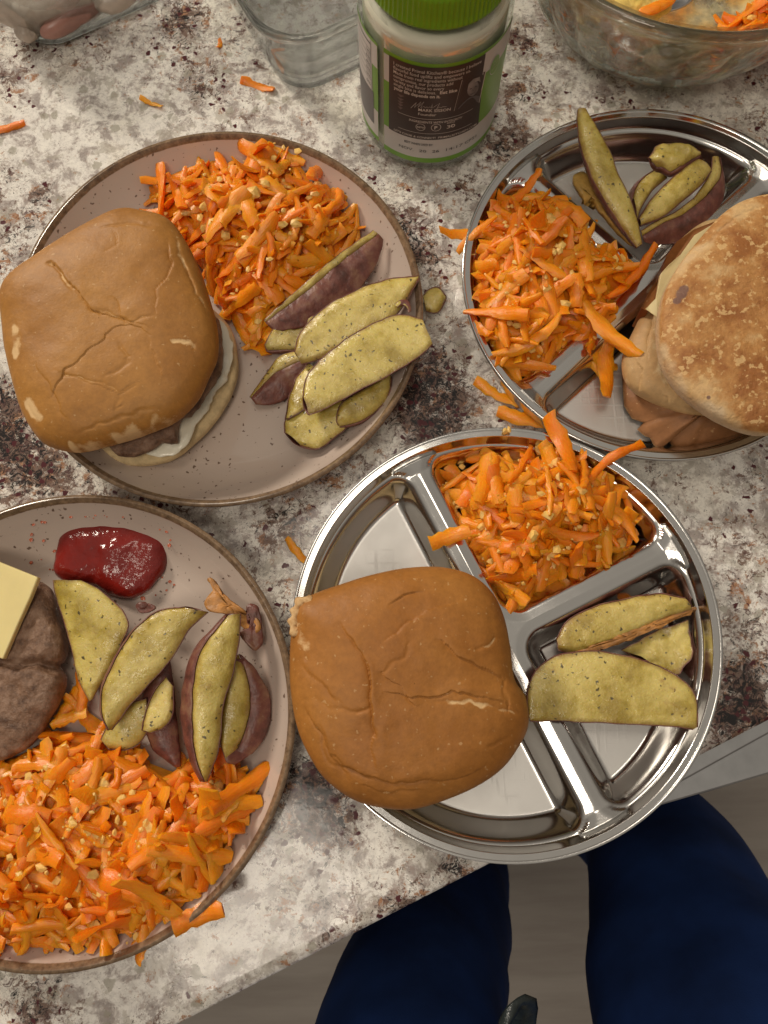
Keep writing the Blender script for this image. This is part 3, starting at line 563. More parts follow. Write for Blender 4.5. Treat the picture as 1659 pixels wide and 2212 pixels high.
# ------------------------------------------------------------------ potato wedges
WG = 'roasted red potato wedges'
def wedge(label, L, Rr, zL, zR, bulge, name='potato_wedge', crown=.001, seed=1, group=WG, nskin=14, power=.8, ragged=.0006, mid=0., lip=.0005, cat='potato wedge'):
    n = 34; m = 12
    l2 = openline(L, n); r2 = openline(Rr, n); s = np.linspace(0, 1, n)
    hl = np.interp(s, np.linspace(0, 1, len(zL)), zL); hr = np.interp(s, np.linspace(0, 1, len(zR)), zR)
    l = np.array([at(p[0], p[1], z) for p, z in zip(l2, hl)]); r_ = np.array([at(p[0], p[1], z) for p, z in zip(r2, hr)])
    c = (l.mean(0) + r_.mean(0)) / 2; wd = np.linalg.norm(l - r_, axis=1)
    prnt = empty(name, (c[0], c[1], min(l[:, 2].min(), r_[:, 2].min()) - .01), label, cat, group)
    V = []
    for i in range(n):
        for t in np.linspace(0, 1, m):
            p = l[i] + (r_[i] - l[i]) * t; k = math.sin(math.pi * t); V.append(p + [0, 0, ((crown + .0007) * k ** .45 + mid * (1 - abs(2 * t - 1))) * min(1, wd[i] / .01)])
    V = np.array(V); V += (np.stack([fbm(V, 160, 2, seed), fbm(V, 160, 2, seed + 3), fbm(V, 200, 3, seed + 6) * 1.3], 1)) * ragged
    edge = V.reshape(n, m, 3)
    sl = np.repeat(s, m); tm = np.tile(np.linspace(0, 1, m), n); wv = np.repeat(wd, m)
    ed = np.minimum(np.minimum(tm, 1 - tm) * wv, np.minimum(sl, 1 - sl) * .06) / .0035
    mesh('flesh', V, gridfaces(m, n), FLESH, prnt, attrs={'rind': 1 - np.clip(ed, 0, 1)})
    bl = np.array(bulge, float); tap = (np.sin(np.pi * np.clip(s * .94 + .03, 0, 1))) ** .6; S = []
    lp = np.array([0, 0, lip * .25])
    for i in range(n):
        p0 = edge[i, -1]; p1 = edge[i, 0]; out = (p0 - p1); out = out / (np.linalg.norm(out) + 1e-6) * lip * .4
        for k, t in enumerate(np.linspace(0, 1, nskin)):
            p = p0 + (p1 - p0) * t; o_ = out * (1 - 2 * t)
            S.append(p + bl * tap[i] * math.sin(math.pi * t) ** power + o_ + lp * abs(1 - 2 * t))
    S = np.array(S); w_ = np.tile(np.sin(np.pi * np.linspace(0, 1, nskin)) ** .5, n)
    S += np.stack([fbm(S, 90, 3, seed + 11), fbm(S, 90, 3, seed + 13), fbm(S, 90, 3, seed + 15)], 1) * .0009 * w_[:, None]
    o = mesh('skin', S, gridfaces(nskin, n), SKIN, prnt)
    m_ = o.modifiers.new('solid', 'SOLIDIFY'); m_.thickness = .0005; m_.offset = 1
    return prnt
# upper left plate
wedge('purple skinned wedge lying skin up against the carrot heap on the upper left plate', [(570, 692), (640, 630), (720, 560), (806, 498)], [(574, 697), (650, 640), (735, 568), (816, 506)], [.026], [.025], (.0135, -.0135, -.010), seed=2, power=.6)
wedge('short dark wedge end tucked under the skin-up wedge beside the carrot heap', [(572, 745), (600, 700), (640, 690), (690, 680)], [(575, 757), (600, 756), (645, 752), (690, 735)], [.016, .02], [.013], (.002, -.005, -.006), seed=3)
wedge('pointed dark wedge aimed at the middle of the upper left plate', [(540, 858), (580, 800), (604, 770), (650, 756)], [(542, 859), (590, 810), (625, 790), (660, 775)], [.013, .016], [.0135, .018], (.010, -.012, -.006), seed=4)
wedge('peppered yellow wedge with pointed tip at the right rim of the upper left plate', [(637, 762), (650, 718), (700, 668), (760, 632), (830, 606), (903, 597)], [(650, 786), (690, 775), (740, 748), (800, 715), (855, 680), (903, 600)], [.027, .032, .034], [.025, .030, .034], (.002, .001, -.014), seed=5, crown=.0016)
wedge('long glossy yellow wedge topping the pile on the upper left plate', [(655, 858), (665, 810), (720, 755), (790, 708), (860, 680), (912, 690)], [(668, 894), (700, 882), (770, 845), (850, 803), (905, 768), (934, 742)], [.034, .037, .038], [.033, .035, .038], (-.004, -.001, -.013), seed=6, crown=.0008)
wedge('narrow greenish wedge half hidden under the long glossy one on the upper left plate', [(618, 905), (625, 860), (640, 820), (665, 785)], [(624, 903), (660, 880), (680, 840), (690, 800)], [.019], [.022], (-.003, 0, -.010), seed=7)
wedge('lowest stubby yellow wedge of the pile on the upper left plate', [(616, 935), (618, 905), (660, 880), (720, 862), (750, 870)], [(650, 962), (685, 968), (715, 950), (745, 925), (760, 890)], [.018, .022], [.018, .020], (-.001, -.003, -.010), seed=8, crown=.002)
wedge('rounded yellow wedge under the lower right side of the pile on the upper left plate', [(728, 912), (735, 875), (780, 845), (820, 820), (844, 800)], [(732, 922), (775, 910), (815, 885), (838, 855), (845, 815)], [.024, .026], [.021, .023], (.002, -.003, -.010), seed=9, crown=.0015)
wedge('tiny purple curl of potato skin on the upper left plate rim', [(852, 658), (865, 650), (880, 652), (888, 672)], [(858, 664), (868, 660), (878, 664), (884, 676)], [.036], [.037], (.0015, .0005, .001), seed=10, name='potato_peel', group=None, cat='potato peel')
wedge('small green potato scrap lying on the granite between the plate and the right tray', [(913, 640), (925, 628), (945, 622), (962, 640)], [(920, 672), (938, 676), (952, 668), (962, 645)], [.007], [.006], (.001, .001, -.005), seed=11, name='potato_scrap', group=None, cat='potato scrap', crown=.002)
# lower left plate
zz = 1061.8; f = lambda P: [(.4 * a, zz + .4 * b) for a, b in P]
wedge('yellow wedge with a browned patch, touching the ketchup on the bottom left plate', f([(285, 478), (300, 560), (345, 700), (385, 840), (420, 1000), (480, 1130)]), f([(440, 482), (560, 545), (690, 690), (660, 820), (590, 960), (500, 1120)]), [.024, .022, .018], [.026, .025, .018], (-.005, -.003, -.012), seed=12, crown=.002)
wedge('lower yellow wedge tip under the large half moon wedge on the bottom left plate', f([(545, 1340), (600, 1230), (700, 1150), (790, 1120)]), f([(590, 1390), (690, 1390), (760, 1340), (810, 1250)]), [.018, .022], [.016, .018], (.0, -.004, -.008), seed=13)
wedge('small yellow wedge between the half moon wedge and the tall split wedge', f([(770, 1290), (790, 1200), (840, 1080), (900, 1000)]), f([(810, 1305), (880, 1270), (930, 1200), (935, 1050)]), [.027], [.027], (-.006, .001, -.012), seed=14)
wedge('dark purple wedge tip pointing down onto the carrots on the bottom left plate', f([(862, 920), (790, 1060), (765, 1180), (800, 1310), (840, 1400), (955, 1485)]), f([(912, 915), (935, 1040), (945, 1180), (962, 1300), (972, 1400), (968, 1482)]), [.018, .014], [.018, .014], (-.001, .0005, .004), seed=15, crown=-.001)
wedge('large half moon wedge with purple skin along its left side on the bottom left plate', f([(590, 1290), (552, 1200), (560, 1050), (640, 880), (740, 740), (860, 650), (1000, 625)]), f([(604, 1290), (700, 1150), (850, 990), (935, 880), (1000, 770), (1060, 700), (1120, 650)]), [.034, .036], [.030, .034], (-.0085, .0035, -.012), seed=16, crown=.002, power=.55)
wedge('right hand wedge with thick red skin beside the plate wall on the bottom left plate', f([(1225, 1460), (1190, 1330), (1200, 1150), (1240, 980), (1270, 900)]), f([(1228, 1462), (1310, 1330), (1350, 1150), (1330, 990), (1285, 880)]), [.026, .030], [.022, .027], (.0145, -.004, -.009), seed=17, crown=.002, power=.55)
wedge('tall split wedge standing with brown skin toward its left on the bottom left plate', f([(1110, 1570), (1060, 1440), (1040, 1230), (1050, 1020), (1090, 860), (1230, 670)]), f([(1118, 1570), (1180, 1380), (1200, 1180), (1260, 960), (1290, 800), (1300, 660)]), [.032, .040, .040], [.030, .036, .038], (-.0145, .001, -.014), seed=18, crown=.002, power=.5)
# browned peel scraps
def scrap(label, pts, z, mat, seed, name='potato_peel', cat='potato peel', thick=.0015, amp=.004, group=None, tilt=0.):
    O = closed(ats(pts, z)[:, :2], 48); C = O.mean(0); V = []
    for t in (1., .85, .6, .3, .02):
        for p in O: V.append([*(C + (p - C) * t), z])
    V = np.array(V); V[:, 2] += amp * fbm(V, 70, 3, seed) + .0012 * fbm(V, 300, 2, seed + 2)
    V[:, :2] += np.stack([fbm(V, 200, 2, seed + 4), fbm(V, 200, 2, seed + 5)], 1) * .0008
    o = mesh(name, V, gridfaces(48, 5, True), mat); m = o.modifiers.new('solid', 'SOLIDIFY'); m.thickness = thick
    return thing(o, label, cat, group)
scrap('crisp browned potato peel scrap by the plate wall above the right hand wedge', f([(1125, 475), (1160, 480), (1220, 560), (1320, 640), (1400, 690), (1410, 750), (1340, 760), (1240, 670), (1130, 650), (1105, 600), (1150, 540)]), .028, PEEL, 3)
scrap('dark purple peel crumb beside the crisp browned peel scrap', f([(1330, 625), (1385, 620), (1410, 680), (1420, 800), (1380, 860), (1330, 820), (1300, 760), (1350, 740)]), .026, SKIN, 5, amp=.003)
scrap('small dark peel tip showing above the half moon wedge', f([(742, 615), (790, 605), (840, 625), (820, 650), (760, 655)]), .022, SKIN, 7, amp=.002)
# front tray
g = lambda P: [(597.2 + .6 * a, 895.8 + .6 * b) for a, b in P]
wedge('upper yellow wedge split by a crack in the front tray', g([(1008, 810), (1050, 745), (1130, 700), (1240, 668), (1380, 648), (1475, 662)]), g([(1015, 845), (1080, 862), (1150, 840), (1260, 795), (1380, 740), (1495, 702)]), [.016, .020], [.015, .018], (.001, .003, -.011), seed=19, crown=.0015)
wedge('broken yellow wedge lying under the split one in the front tray', g([(1240, 850), (1300, 815), (1380, 780), (1480, 745)]), g([(1330, 885), (1400, 915), (1450, 925), (1500, 850)]), [.013, .016], [.013, .016], (.003, -.003, -.009), seed=20, crown=-.0015, ragged=.0014)
scrap('thin brown strip of peel in the crack of the upper wedge in the front tray', g([(1090, 850), (1250, 790), (1400, 725), (1495, 695), (1500, 712), (1380, 765), (1250, 815), (1120, 865)]), .0165, PEEL, 9, amp=.0008)
wedge('big half disc wedge lying flat across the divider of the front tray', g([(908, 1085), (905, 1000), (940, 920), (1010, 872), (1100, 854), (1220, 862), (1370, 905), (1470, 965), (1512, 1030), (1514, 1125)]), g([(912, 1100), (960, 1102), (1040, 1103), (1120, 1105), (1200, 1108), (1280, 1112), (1360, 1117), (1430, 1123), (1480, 1128), (1503, 1132)]), [.026, .027], [.025, .026], (.0, .0025, -.011), seed=21, crown=.0006)
# right tray
h = lambda P: [(962.2 + .42 * a, 219 + .42 * b) for a, b in P]
wedge('long straight yellow wedge leaning on the rim of the right tray', h([(680, 45), (678, 130), (705, 260), (760, 400), (850, 560), (930, 680), (985, 752)]), h([(725, 42), (770, 120), (840, 240), (890, 370), (950, 500), (990, 620), (1012, 735)]), [.040, .034, .022], [.040, .034, .022], (-.003, -.001, -.010), seed=22, crown=.0022)
scrap('crumbled browned potato flake under the long straight wedge in the right tray', h([(650, 420), (700, 385), (750, 405), (770, 450), (840, 560), (900, 650), (960, 735), (930, 730), (840, 640), (740, 520), (690, 500)]), .016, m_plain('browned_potato', (.50, .30, .07), .4, 0, .35, 180, .6), 12, 'potato_flake', 'potato flake', thick=.004)
wedge('shaded wedge low in the left of the potato cluster of the right tray', h([(965, 500), (985, 440), (1040, 380), (1110, 340)]), h([(985, 610), (1010, 540), (1070, 450), (1140, 390)]), [.015, .018], [.016, .018], (-.005, .003, -.008), seed=23)
wedge('large outer wedge with broad purple skin facing the burger in the right tray', h([(1005, 665), (1100, 610), (1200, 560), (1300, 470), (1360, 370), (1375, 285)]), h([(1010, 690), (1120, 625), (1230, 575), (1345, 480), (1415, 380), (1410, 290)]), [.022, .026], [.021, .025], (.0085, -.0125, -.010), seed=24, power=.5)
wedge('middle glossy wedge resting inside the large purple skinned wedge of the right tray', h([(998, 600), (1050, 520), (1130, 430), (1210, 360), (1290, 300)]), h([(1005, 635), (1110, 595), (1220, 510), (1310, 430), (1365, 360)]), [.026, .030], [.025, .029], (-.001, -.001, -.010), seed=25, crown=.002)
wedge('broken pale potato chunk on top of the cluster in the right tray', h([(1045, 285), (1080, 240), (1120, 215), (1240, 224), (1300, 265)]), h([(1060, 310), (1110, 335), (1180, 345), (1250, 310), (1302, 275)]), [.032], [.030, .031], (.002, -.006, -.007), seed=26, crown=.003, ragged=.0018, group=None, name='potato_chunk', cat='potato chunk')

# ------------------------------------------------------------------ grated carrot
def shred_mesh(i):
    rg = np.random.default_rng(100 + i); L = rg.uniform(.018, .037); W = rg.uniform(.0058, .0094) * (1. if i % 5 else .6); T = rg.uniform(.0018, .0030)
    n = 11; bend = rg.uniform(-1.5, .7); side = rg.uniform(-.9, .9); tw = rg.uniform(-.9, .9); x0 = rg.uniform(.55, 1.05); x1 = rg.uniform(.35, 1.05)
    V = []
    for k in range(n):
        s = k / (n - 1) * 2 - 1; x = s * L / 2; zc = bend * .16 * L * (1 - s * s); yc = side * .14 * L * (1 - s * s) + rg.normal() * .0002
        tp = 1 - (1 - (x1 if s > 0 else x0)) * abs(s) ** 4; tp *= rg.uniform(.86, 1.1); a = tw * s; yc += rg.normal() * .0003
        for (u, v) in ((-1, -.1), (-.62, .9), (0, 1.15), (.62, .9), (1, -.1), (.7, -1), (-.7, -1)):
            yy = u * W / 2 * tp + rg.normal() * .0003; z = v * T / 2 * (1 if abs(s) < .95 else .7) + rg.normal() * .00012
            V.append((x, yc + yy * math.cos(a) - z * math.sin(a), zc + yy * math.sin(a) + z * math.cos(a)))
    F = gridfaces(7, n, True) + [(6, 5, 4, 3, 2, 1, 0), tuple(range(7 * n - 7, 7 * n))]
    me = bpy.data.meshes.new('carrot_shred'); me.from_pydata(V, [], F); me.update()
    me.polygons.foreach_set('use_smooth', [i >= 0 for i in range(len(me.polygons))]); me.set_sharp_from_angle(angle=1.0); me.materials.append(CARROT); return me
SHR = [shred_mesh(i) for i in range(26)]
def crumbs_mesh(pts, smin, smax, seed):
    rg = np.random.default_rng(seed); V = []; F = []
    ico = np.array([(0, 0, 1), (.89, 0, .45), (.28, .85, .45), (-.72, .53, .45), (-.72, -.53, .45), (.28, -.85, .45), (.72, .53, -.45), (-.28, .85, -.45), (-.89, 0, -.45), (-.28, -.85, -.45), (.72, -.53, -.45), (0, 0, -1)])
    IF = [(0, 1, 2), (0, 2, 3), (0, 3, 4), (0, 4, 5), (0, 5, 1), (1, 6, 2), (2, 7, 3), (3, 8, 4), (4, 9, 5), (5, 10, 1), (6, 7, 2), (7, 8, 3), (8, 9, 4), (9, 10, 5), (10, 6, 1), (11, 7, 6), (11, 8, 7), (11, 9, 8), (11, 10, 9), (11, 6, 10)]
    for p in pts:
        s = smin + (smax - smin) * rg.random() ** 2.6; b = len(V); sc = s * rg.uniform(.6, 1.2, 3) * [1, 1, .6]
        for q in ico * rg.uniform(.65, 1.25, (12, 1)): V.append(p + q * sc)
        F += [tuple(i + b for i in f_) for f_ in IF]
    return V, F
def heap(label, outline, zb, hmax, n, ncr, seed, fall=.018, margin=.003, core=True, cat='carrot salad', big=1., plate_at=None, tray_at=None):
    PR = ([0, .078, .086, .094, .1015, .107, .111, .113, .1145, .116, .2], [.006, .006, .007, .0105, .0165, .0225, .028, .0295, .0290, .0, .0]); TR = ([0, .094, .099, .1035, .106, .111, .112, .2], [.0016, .0016, .010, .019, .0262, .0262, 0, 0])
    def surf(x, y):
        c_, T_ = (plate_at, PR) if plate_at else (tray_at, TR)
        return np.interp(np.hypot(x - c_[0], y - c_[1]), *T_) if c_ else np.full(np.shape(x), zb)
    rg = np.random.default_rng(seed); O = closed(ats(outline, zb + hmax * .35)[:, :2], 90); C = O.mean(0)
    root = empty('carrot_salad', (*C, zb), label, cat, 'heaps of grated carrot salad'); lo, hi = O.min(0), O.max(0)
    Oc = np.vstack([O, O[:1]])
    def hh(P):
        d, _, _ = segdist(P, Oc); d = np.where(inside(P, O), d, 0); return hmax * (1 - np.exp(-d / fall)) / (1 - math.exp(-2.2)) * (1 + .22 * fbm(np.c_[P, np.zeros(len(P))], 45, 2, seed)), d
    if core:
        V = []
        for t in np.linspace(1, .01, 14): V.append(C + (O - C) * t * .93)
        V = np.concatenate(V); hc, _ = hh(V); V = np.c_[V, zb + np.maximum(hc * .84 - .002, 0.0003)]; V[:, 2] += .0012 * fbm(V, 200, 2, seed)
        o = mesh('packed_carrot', V, gridfaces(90, 14, True), CARROT, root); o['kind'] = 'stuff'
    cand = rg.uniform(lo, hi, (n * 8, 2)); ok = inside(cand, O); cand = cand[ok]; hc, d = hh(cand); keep = d > margin; cand, hc = cand[keep], hc[keep]
    # poisson-like thinning for even cover
    sel = []
    for r0 in (.0085, .0070, .0056, .0040, .002):
        for i in range(len(cand)):
            if len(sel) >= n: break
            if i in sel: continue
            if all((cand[i][0] - cand[j][0]) ** 2 + (cand[i][1] - cand[j][1]) ** 2 > r0 * r0 for j in sel[-400:]): sel.append(i)
    e_ = .004
    for k, i in enumerate(sel):
        p = cand[i]; hx = (hh(np.array([p + [e_, 0], p - [e_, 0], p + [0, e_], p - [0, e_]]))[0]); gx, gy = (hx[0] - hx[1]) / (2 * e_), (hx[2] - hx[3]) / (2 * e_)
        lev = rg.choice([.78, .88, .97, 1.04], p=[.2, .3, .3, .2])
        yaw = rg.uniform(0, 2 * math.pi); nrm = Vector((-gx * .6, -gy * .6, 1)).normalized(); q = Vector((0, 0, 1)).rotation_difference(nrm)
        z = zb + .0015 + hc[i] * lev
        o = bpy.data.objects.new('carrot_shred', SHR[int(rg.integers(26))]); COL.objects.link(o); o.parent = root
        rot = q.to_matrix() @ Euler((rg.normal() * .42, rg.normal() * .20, yaw)).to_matrix() if False else q.to_matrix() @ Matrix.Rotation(yaw, 3, 'Z') @ Matrix.Rotation(rg.normal() * .14, 3, 'Y') @ Matrix.Rotation(rg.normal() * .28, 3, 'X')
        sc_ = rg.uniform(.8, 1.15) * big
        M = Matrix.Translation((p[0], p[1], z)) @ rot.to_4x4() @ Matrix.Diagonal((sc_, sc_, sc_, 1))
        rl = .1125 if plate_at else .1085; c_ = plate_at or tray_at
        for tr in range(6):
            W_ = np.array([(M @ v.co)[:] for v in o.data.vertices]); up = (np.maximum(surf(W_[:, 0], W_[:, 1]), zb * .8) - W_[:, 2]).max()
            if c_ is None or rg.random() < .05 or ((np.hypot(W_[:, 0] - c_[0], W_[:, 1] - c_[1]).max() < rl) and up < .006): break
            t_ = (C - p) / np.linalg.norm(C - p) * .0045; p = p + t_; dz = hh(np.array([p]))[0][0] * lev + zb + .0015 - M.translation.z; M = Matrix.Translation((float(t_[0]), float(t_[1]), float(dz))) @ M
        if up > 0: M = Matrix.Translation((0, 0, float(min(up, .012)) + .0003)) @ M
        o.matrix_world = M; o.matrix_parent_inverse = Matrix.Identity(4); o.matrix_basis = Matrix.Translation(-root.location) @ M
    cp = rg.uniform(lo, hi, (ncr * 3, 2)); cp = cp[inside(cp, C + (O - C) * .9)][:ncr]; hc, _ = hh(cp)
    cs = surf(cp[:, 0], cp[:, 1]) if (plate_at or tray_at) else 0
    V, F = crumbs_mesh(np.c_[cp, np.maximum(zb + hc * 1.0, cs) + rg.uniform(.001, .0042, len(cp))], .0006, .0038, seed)
    o = mesh('egg_crumbs', V, F, EGG, root, smooth=False); o['kind'] = 'stuff'
    return root
heap('grated carrot heap with egg crumbs at the top of the upper left plate', [(325, 425), (350, 385), (400, 368), (430, 335), (500, 345), (550, 312), (600, 322), (645, 312), (665, 350), (720, 405), (765, 445), (785, 485), (770, 540), (735, 590), (690, 625), (640, 680), (600, 700), (560, 735), (530, 705), (485, 660), (455, 600), (420, 570), (375, 515), (335, 465)], .0065, .030, 200, 150, 51, fall=.020, plate_at=(-.0902, .208))
heap('grated carrot heap in the upper compartment of the front tray', [(970, 1030), (1010, 1000), (1080, 975), (1150, 960), (1195, 930), (1235, 970), (1300, 1000), (1340, 1060), (1385, 1140), (1370, 1185), (1320, 1205), (1260, 1235), (1180, 1285), (1125, 1325), (1080, 1300), (1030, 1230), (1005, 1160), (985, 1090)], .004, .033, 150, 140, 52, fall=.018, tray_at=(.061, .0261))
heap('grated carrot heap spilling over the left side of the right tray', [(1030, 470), (1080, 425), (1140, 415), (1200, 435), (1245, 440), (1285, 485), (1320, 540), (1375, 560), (1370, 620), (1330, 650), (1325, 740), (1300, 790), (1270, 760), (1220, 750), (1165, 805), (1100, 815), (1050, 770), (1020, 700), (1008, 580), (1005, 510)], .006, .034, 190, 170, 53, fall=.018, tray_at=(.1565, .2251))
heap('largest grated carrot heap filling the lower half of the bottom left plate', [(-60, 1680), (0, 1645), (80, 1600), (140, 1580), (240, 1605), (330, 1645), (420, 1672), (470, 1655), (550, 1665), (566, 1720), (545, 1800), (505, 1890), (450, 1940), (390, 2000), (320, 2040), (230, 2058), (120, 2066), (0, 2058), (-80, 2020), (-150, 1900), (-120, 1760)], .0075, .026, 280, 300, 54, fall=.020, big=1.1, plate_at=(-.1594, -.0124))
n_sh = 0
def shred(label, x, y, z, yaw, v=3, s=1., roll=0., pitch=0., group='loose shreds of carrot'):
    o = bpy.data.objects.new('carrot_shred', SHR[v]); COL.objects.link(o); o.rotation_euler = (roll, pitch, R(yaw)); o.scale = (s, s, s); p = at(x, y, z)
    o.location = [float(t) for t in p]; thing(o, label, 'carrot shred', group)
shred('short carrot shred on the granite above the upper left plate, beside the dark vein', 326, 219, .002, -25, 5, .55)
shred('thin curved carrot shred on the granite left of the jar', 556, 182, .002, -20, 9, .8)
shred('carrot scrap cut off by the left edge of the picture, near the top', 4, 272, .002, 10, 1, .8)
shred('tiny carrot scrap on the granite beside the clear glass container', 472, 92, .002, 80, 12, .35)
shred('carrot shred on the granite left of the front tray', 641, 1190, .002, -50, 7, .62)
shred('small carrot bit above the potatoes in the front tray', 1372, 1276, .006, 60, 4, .6)
shred('thin carrot shred sticking out past the rim above the front tray heap', 1330, 1000, .036, 32, 0, 1., pitch=-.3)
shred('carrot shred lying across the left divider of the front tray', 972, 1160, .026, 18, 2, 1.05)
shred('upright carrot shred standing over the top rim of the front tray', 1210, 955, .036, 105, 8, 1.1, pitch=.3)
shred('carrot shred reaching onto the granite left of the right tray', 1010, 490, .028, 5, 4, .95)
shred('thick carrot shred hanging over the lower divider of the right tray', 1302, 780, .018, 92, 8, 1.25)
shred('thick carrot shred pointing at the burger in the right tray', 1318, 705, .030, -50, 1, 1.3)
shred('carrot shred poking up from the top left of the right tray heap', 1135, 402, .030, 52, 5, .95)
shred('thick carrot shred touching the middle of the right tray', 1365, 585, .026, 48, 10, 1.25)
shred('carrot shred on the granite under the edge of the right tray', 1078, 848, .003, -30, 5, 1.05)
shred('second carrot shred on the granite between the two steel trays', 1135, 905, .003, -15, 7, 1.1)
shred('pointed carrot shred hanging over the bottom right rim of the lower left plate', 428, 1985, .030, 18, 2, 1.15)
shred('carrot shred dangling over the bottom rim of the lower left plate', 306, 2040, .026, 80, 13, .9)
shred('drooping carrot shred at the lower tip of the upper left heap', 540, 712, .012, -55, 8, 1.1)
for k, (x, y, yaw, lb) in enumerate([(150, 1520, 60, 'steep carrot shred touching the right side of the bare beef patty'), (170, 1490, 100, 'topmost carrot shred between the bare beef patty and the potato wedges'), (185, 1545, -40, 'slanting carrot shred against the skin of the half moon wedge'), (150, 1555, 20, 'level carrot shred bridging the big heap and the beef patty')]):
    shred(lb, x, y, .012 + .003 * (k % 2), yaw, k * 3 + 2, .9, group='carrot shreds beside the patty')
# egg crumbs and bits lying on their own
V, F = crumbs_mesh(ats([(975, 1000), (968, 1012), (985, 1085), (990, 1095), (975, 1075), (1000, 1095), (998, 1008), (980, 1030), (1005, 985), (1022, 990), (965, 1045), (988, 1060), (970, 1060)], .008), .0015, .0035, 5)
o = mesh('egg_crumbs', V, F, EGG, smooth=False); thing(o, 'yellow egg crumbs beside the carrot heap in the front tray', 'egg crumbs'); o['kind'] = 'stuff'
V, F = crumbs_mesh(ats([(1091, 931), (1100, 928)], .0275), .002, .0032, 6)
o = mesh('egg_crumb', V, F, EGG, smooth=False); thing(o, 'yellow egg crumb on the top rim of the front tray', 'egg crumb')
V, F = crumbs_mesh(ats([(1163, 377), (1108, 905), (1112, 890)], .020), .002, .003, 7)
o = mesh('egg_crumb', V[:12], F[:20], EGG, smooth=False); thing(o, 'yellow egg crumb on the divider of the right tray', 'egg crumb')

# ------------------------------------------------------------------ jar
JC = np.array([.03184, .35086]); JR = .0411; JF = math.atan2(-JC[1], -JC[0])
def jp(u, v, dr=0.): a = JF + u / (JR * 1000); return np.array([JC[0] + (JR + dr) * math.cos(a), JC[1] + (JR + dr) * math.sin(a), v / 1000])
LG = m_plain('label_green', (.16, .36, .025), .35, 0, .05, 60); LW = m_plain('label_white', (.60, .57, .54), .4, 0, .04, 60)
LB = m_plain('label_brown', (.050, .030, .026), .38, 0, .1, 60); LK = m_plain('label_ink', (.03, .025, .025), .5, 0, .1, 60); LGREY = m_plain('label_grey', (.13, .12, .12), .45, 0, .1, 60)
LT = m_plain('label_lettering', (.62, .56, .50), .5, 0, .03, 60); PH = m_plain('photo_grey', (.22, .19, .18), .45, 0, .5, 140); PHD = m_plain('photo_dark', (.08, .06, .055), .45, 0, .3, 140); LT2 = m_plain('label_dim', (.15, .11, .10), .5)
jar = empty('mayonnaise_jar', (*JC, 0), 'glass jar of mayonnaise with ribbed green lid and brown and green label', 'jar')
gl = smoothprof([(.0005, .0012), (.030, .0008), (.0345, .0012), (.0385, .0045), (.0404, .0095), (.0410, .015), (.0410, .050), (.0410, .089), (.0402, .0955), (.0378, .1012), (.0355, .1045), (.0350, .107)], 5)
V, F = lathe(gl, 128, JC); n0 = len(V)
gi = smoothprof([(.0335, .107), (.0340, .1045), (.0360, .1005), (.0383, .0950), (.0388, .089), (.0388, .050), (.0388, .015), (.0378, .0105), (.0350, .0065), (.0005, .0052)], 5)
V2, F2 = lathe(gi, 128, JC)
V = np.vstack([V, V2]); F = F + [tuple(i + n0 for i in f_) for f_ in F2] + [(n0 - 128 + j, n0 - 128 + (j + 1) % 128, n0 + (j + 1) % 128, n0 + j) for j in range(128)]
mesh('glass_body', V, F, GLASS, jar)
ma = smoothprof([(.0005, .0056), (.0345, .0068), (.0372, .0108), (.03845, .0155), (.03845, .050), (.03845, .089), (.0379, .0945), (.0350, .0995), (.0005, .1000)], 5)
V, F = lathe(ma, 96, JC); mesh('mayonnaise', V, F, m_plain('jar_mayonnaise', (.86, .81, .66), .5, 0, .07, 45, .1), jar)
GREEN = m_plain('green_lid', (.17, .36, .012), .30, 0, .05, 80)
lp = [(.0345, .1050), (.0358, .1046), (.0366, .1050), (.0367, .1062), (.0364, .1075), (.0362, .1100), (.0360, .1200), (.0352, .1226), (.0335, .1238), (.0005, .1240)]
def ribs(a, r_, z): return 1 + (.012 * np.maximum(np.cos(a * 84), -.3) if .1068 < z < .1215 and r_ > .03 else (.004 * np.abs(np.cos(a * 42)) if z < .1066 and r_ > .036 else 0) * np.ones_like(a))
V, F = lathe(lp[:6] + [(.0362, .1110), (.0361, .115), (.0360, .119)] + lp[6:], 672, JC, ribs); mesh('lid', V, F, GREEN, jar)
def patch(name, pts_fn, mat, parent, nu=2, nv=2): ...
def jquad(name, u0, u1, v0, v1, dr, mat, parent, cut=None):
    nu = max(2, int(abs(u1 - u0) / 1.0) + 2); V = []
    for v in (v0, v1):
        for u in np.linspace(u0, u1, nu): V.append(jp(u, v, dr))
    return mesh(name, V, gridfaces(nu, 2), mat, parent)
def jpoly(name, uv, dr, mat, parent):
    me = [jp(u, v, dr) for u, v in uv]; return mesh(name, me, [tuple(range(len(uv)))], mat, parent, smooth=False)
def jstrip(name, pts, wd, dr, mat, parent):
    V = []; P = np.array(pts, float)
    for i, p in enumerate(P):
        d = P[min(i + 1, len(P) - 1)] - P[max(i - 1, 0)]; nn = np.array([-d[1], d[0]]) / (np.hypot(*d) + 1e-9) * wd / 2
        V += [jp(*(p - nn), dr), jp(*(p + nn), dr)]
    return mesh(name, V, [(2 * i, 2 * i + 1, 2 * i + 3, 2 * i + 2) for i in range(len(P) - 1)], mat, parent)
def text2d(s, size, bold=0., shear=0.):
    cu = bpy.data.curves.new('lettering', 'FONT'); cu.body = s; cu.size = size; cu.resolution_u = 2; cu.offset = bold; cu.shear = shear
    o = bpy.data.objects.new('lettering', cu); COL.objects.link(o); dg = bpy.context.evaluated_depsgraph_get(); dg.update()
    me = o.evaluated_get(dg).to_mesh(); V = np.array([v.co[:] for v in me.vertices]).reshape(-1, 3); F = [tuple(p.vertices) for p in me.polygons]
    o.evaluated_get(dg).to_mesh_clear(); bpy.data.objects.remove(o); bpy.data.curves.remove(cu); return V, F
